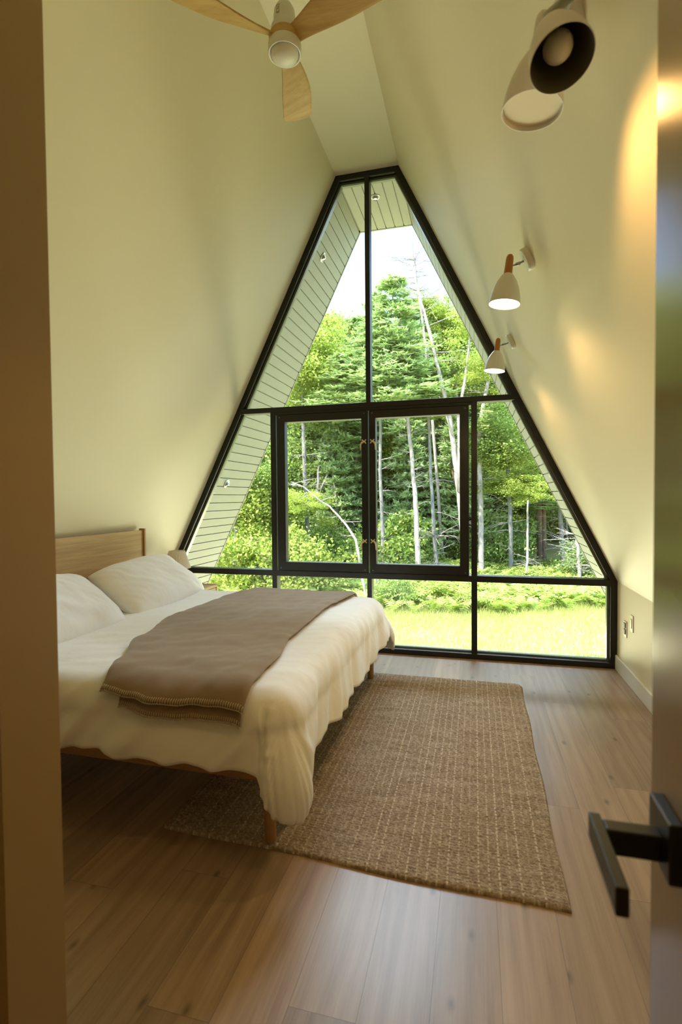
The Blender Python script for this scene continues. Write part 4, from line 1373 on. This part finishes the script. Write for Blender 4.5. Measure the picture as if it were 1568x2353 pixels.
# --- shrubs under the trees
for k in range(34):
    px = 470 + 950 * (k + rb.uniform(0, 1)) / 34
    d = rb.uniform(19.5, 25)
    if 1190 < px < 1320: d += 4
    p = at(px, 1180, d); gz = ground(p.x, p.y)
    t = tag(empty('woodland_shrub', (p.x, p.y, gz)), 'leafy shrub at the foot of the wood', 'shrub', 'leafy shrubs at the wood edge')
    s = rb.uniform(0.8, 1.35)
    bm = bmesh.new()
    for q in range(4):
        add_tube(bm, [(p.x, p.y, gz - 0.05), (p.x + rb.uniform(-.4, .4), p.y + rb.uniform(-.3, .3), gz + s)], [0.02, 0.008], 5)
    bm_obj('stem', bm, BARK_B, t)
    foliage(t, rb.choice(BUSH), LEAF_Y if 1180 < px < 1330 else rb.choice((LEAF_A, LEAF_Y, LEAF_D, LEAF_A)), (p.x, p.y, gz + s * 0.75), (s * 1.15, s, s * rb.uniform(0.8, 1.3)), rb.uniform(0, 6))
for px, d, s, mat, lab in ((905, 14.2, 0.55, LEAF_A, 'small round dark shrub in the meadow right of the bed'), (690, 15.5, 1.25, LEAF_Y, 'large leafy bush behind the left sash'), (575, 16.0, 1.3, LEAF_Y, 'leafy bush low behind the left mullion'),
                           (905, 18.5, 1.5, LEAF_A, 'full green bush between the thin grey trunk and pale pine'), (1155, 20.5, 1.4, LEAF_D, 'dark bush right of the right mullion')):
    p = at(px, 1180, d); gz = ground(p.x, p.y)
    t = tag(empty('leafy_bush', (p.x, p.y, gz)), lab, 'bush')
    bm = bmesh.new()
    for q in range(4):
        add_tube(bm, [(p.x, p.y, gz - 0.05), (p.x + rb.uniform(-.4, .4) * s, p.y + rb.uniform(-.3, .3) * s, gz + s)], [0.015, 0.006], 5)
    bm_obj('stem', bm, BARK_B, t)
    foliage(t, rb.choice(BUSH), mat, (p.x, p.y, gz + s * 0.75), (s, s, s * 1.05), rb.uniform(0, 6))

# --- ferns: a dense band nobody could count
def make_ferns(n=1500, seed=9):
    rng = np.random.RandomState(seed)
    d = 13.2 + 7.2 * rng.rand(n) ** 0.8
    px = 480 + 960 * rng.rand(n)
    # sparser at left of the pale pine, denser at right
    Vs = []
    for i in range(n):
        if px[i] < 1060 and d[i] < 15.0 and rng.rand() < 0.65: continue
        p = at(px[i], 1180, d[i]); gz = ground(p.x, p.y)
        s = 0.34 + 0.34 * rng.rand()
        for k in range(7):
            a = rng.rand() * 6.283; ca, sa = math.cos(a), math.sin(a)
            lean = 0.35 + 0.5 * rng.rand()
            m = 9
            for j in range(m):
                f = (j + 0.7) / m
                out = s * lean * (f + 0.35 * f * f); up = s * (1.25 * f - 0.55 * f * f)
                f2 = (j + 1.5) / m
                out2 = s * lean * (f2 + 0.35 * f2 * f2); up2 = s * (1.25 * f2 - 0.55 * f2 * f2)
                w = s * 0.30 * math.sin(min(1.0, 0.18 + f * 0.9) * math.pi) + 0.01
                c = (p.x + ca * out, p.y + sa * out, gz + up)
                e = (p.x + ca * out2, p.y + sa * out2, gz + up2)
                mx = ((c[0] + e[0]) / 2, (c[1] + e[1]) / 2, (c[2] + e[2]) / 2 - 0.02)
                Vs.append((c, e, (mx[0] - sa * w, mx[1] + ca * w, mx[2])))
                Vs.append((e, c, (mx[0] + sa * w, mx[1] - ca * w, mx[2])))
    V = np.array(Vs).reshape(-1, 3)
    me = raw_mesh('fern_undergrowth', V, np.arange(len(V)).reshape(-1, 3))
    o = link('fern_undergrowth', me, LEAF_F)
    tag(o, 'band of bright green ferns along the edge of the wood', 'ferns', kind='stuff')
make_ferns()

def make_grass(n=75000, seed=4):
    rng = np.random.RandomState(seed)
    d = 8.5 + 8.0 * rng.rand(n) ** 0.9
    px = 440 + 1000 * rng.rand(n)
    F0 = np.array(FW); R0 = np.array(RT); U0 = np.array(UP)
    P = np.array(CAMP)[None] + d[:, None] * (F0[None] + R0[None] * ((px - 784) / FPX)[:, None])
    t = np.maximum(P[:, 1] - 15, 0)
    z = -1.6 + 0.17 * t * t / (t + 4) + 0.07 * np.sin(P[:, 0] * 0.6 + 1.3) * np.sin(P[:, 1] * 0.5) * np.clip((P[:, 1] - 4) / 6, 0, 1)
    P[:, 2] = z - 0.01
    h = (0.05 + 0.09 * rng.rand(n)) * (1 + 0.9 * np.clip((d - 11) / 4, 0, 1))
    a = rng.rand(n) * 6.283
    W = np.stack([np.cos(a), np.sin(a), 0 * a], -1) * 0.007
    tip = np.stack([rng.normal(size=n) * 0.4, rng.normal(size=n) * 0.4, np.ones(n)], -1) * h[:, None]
    V = np.stack([P - W, P + W, P + tip], 1).reshape(-1, 3)
    me = raw_mesh('meadow_grass', V, np.arange(n * 3).reshape(n, 3))
    o = link('meadow_grass', me, LEAF_G)
    tag(o, 'sunlit mown meadow grass in front of the ferns', 'grass', kind='stuff')
make_grass()
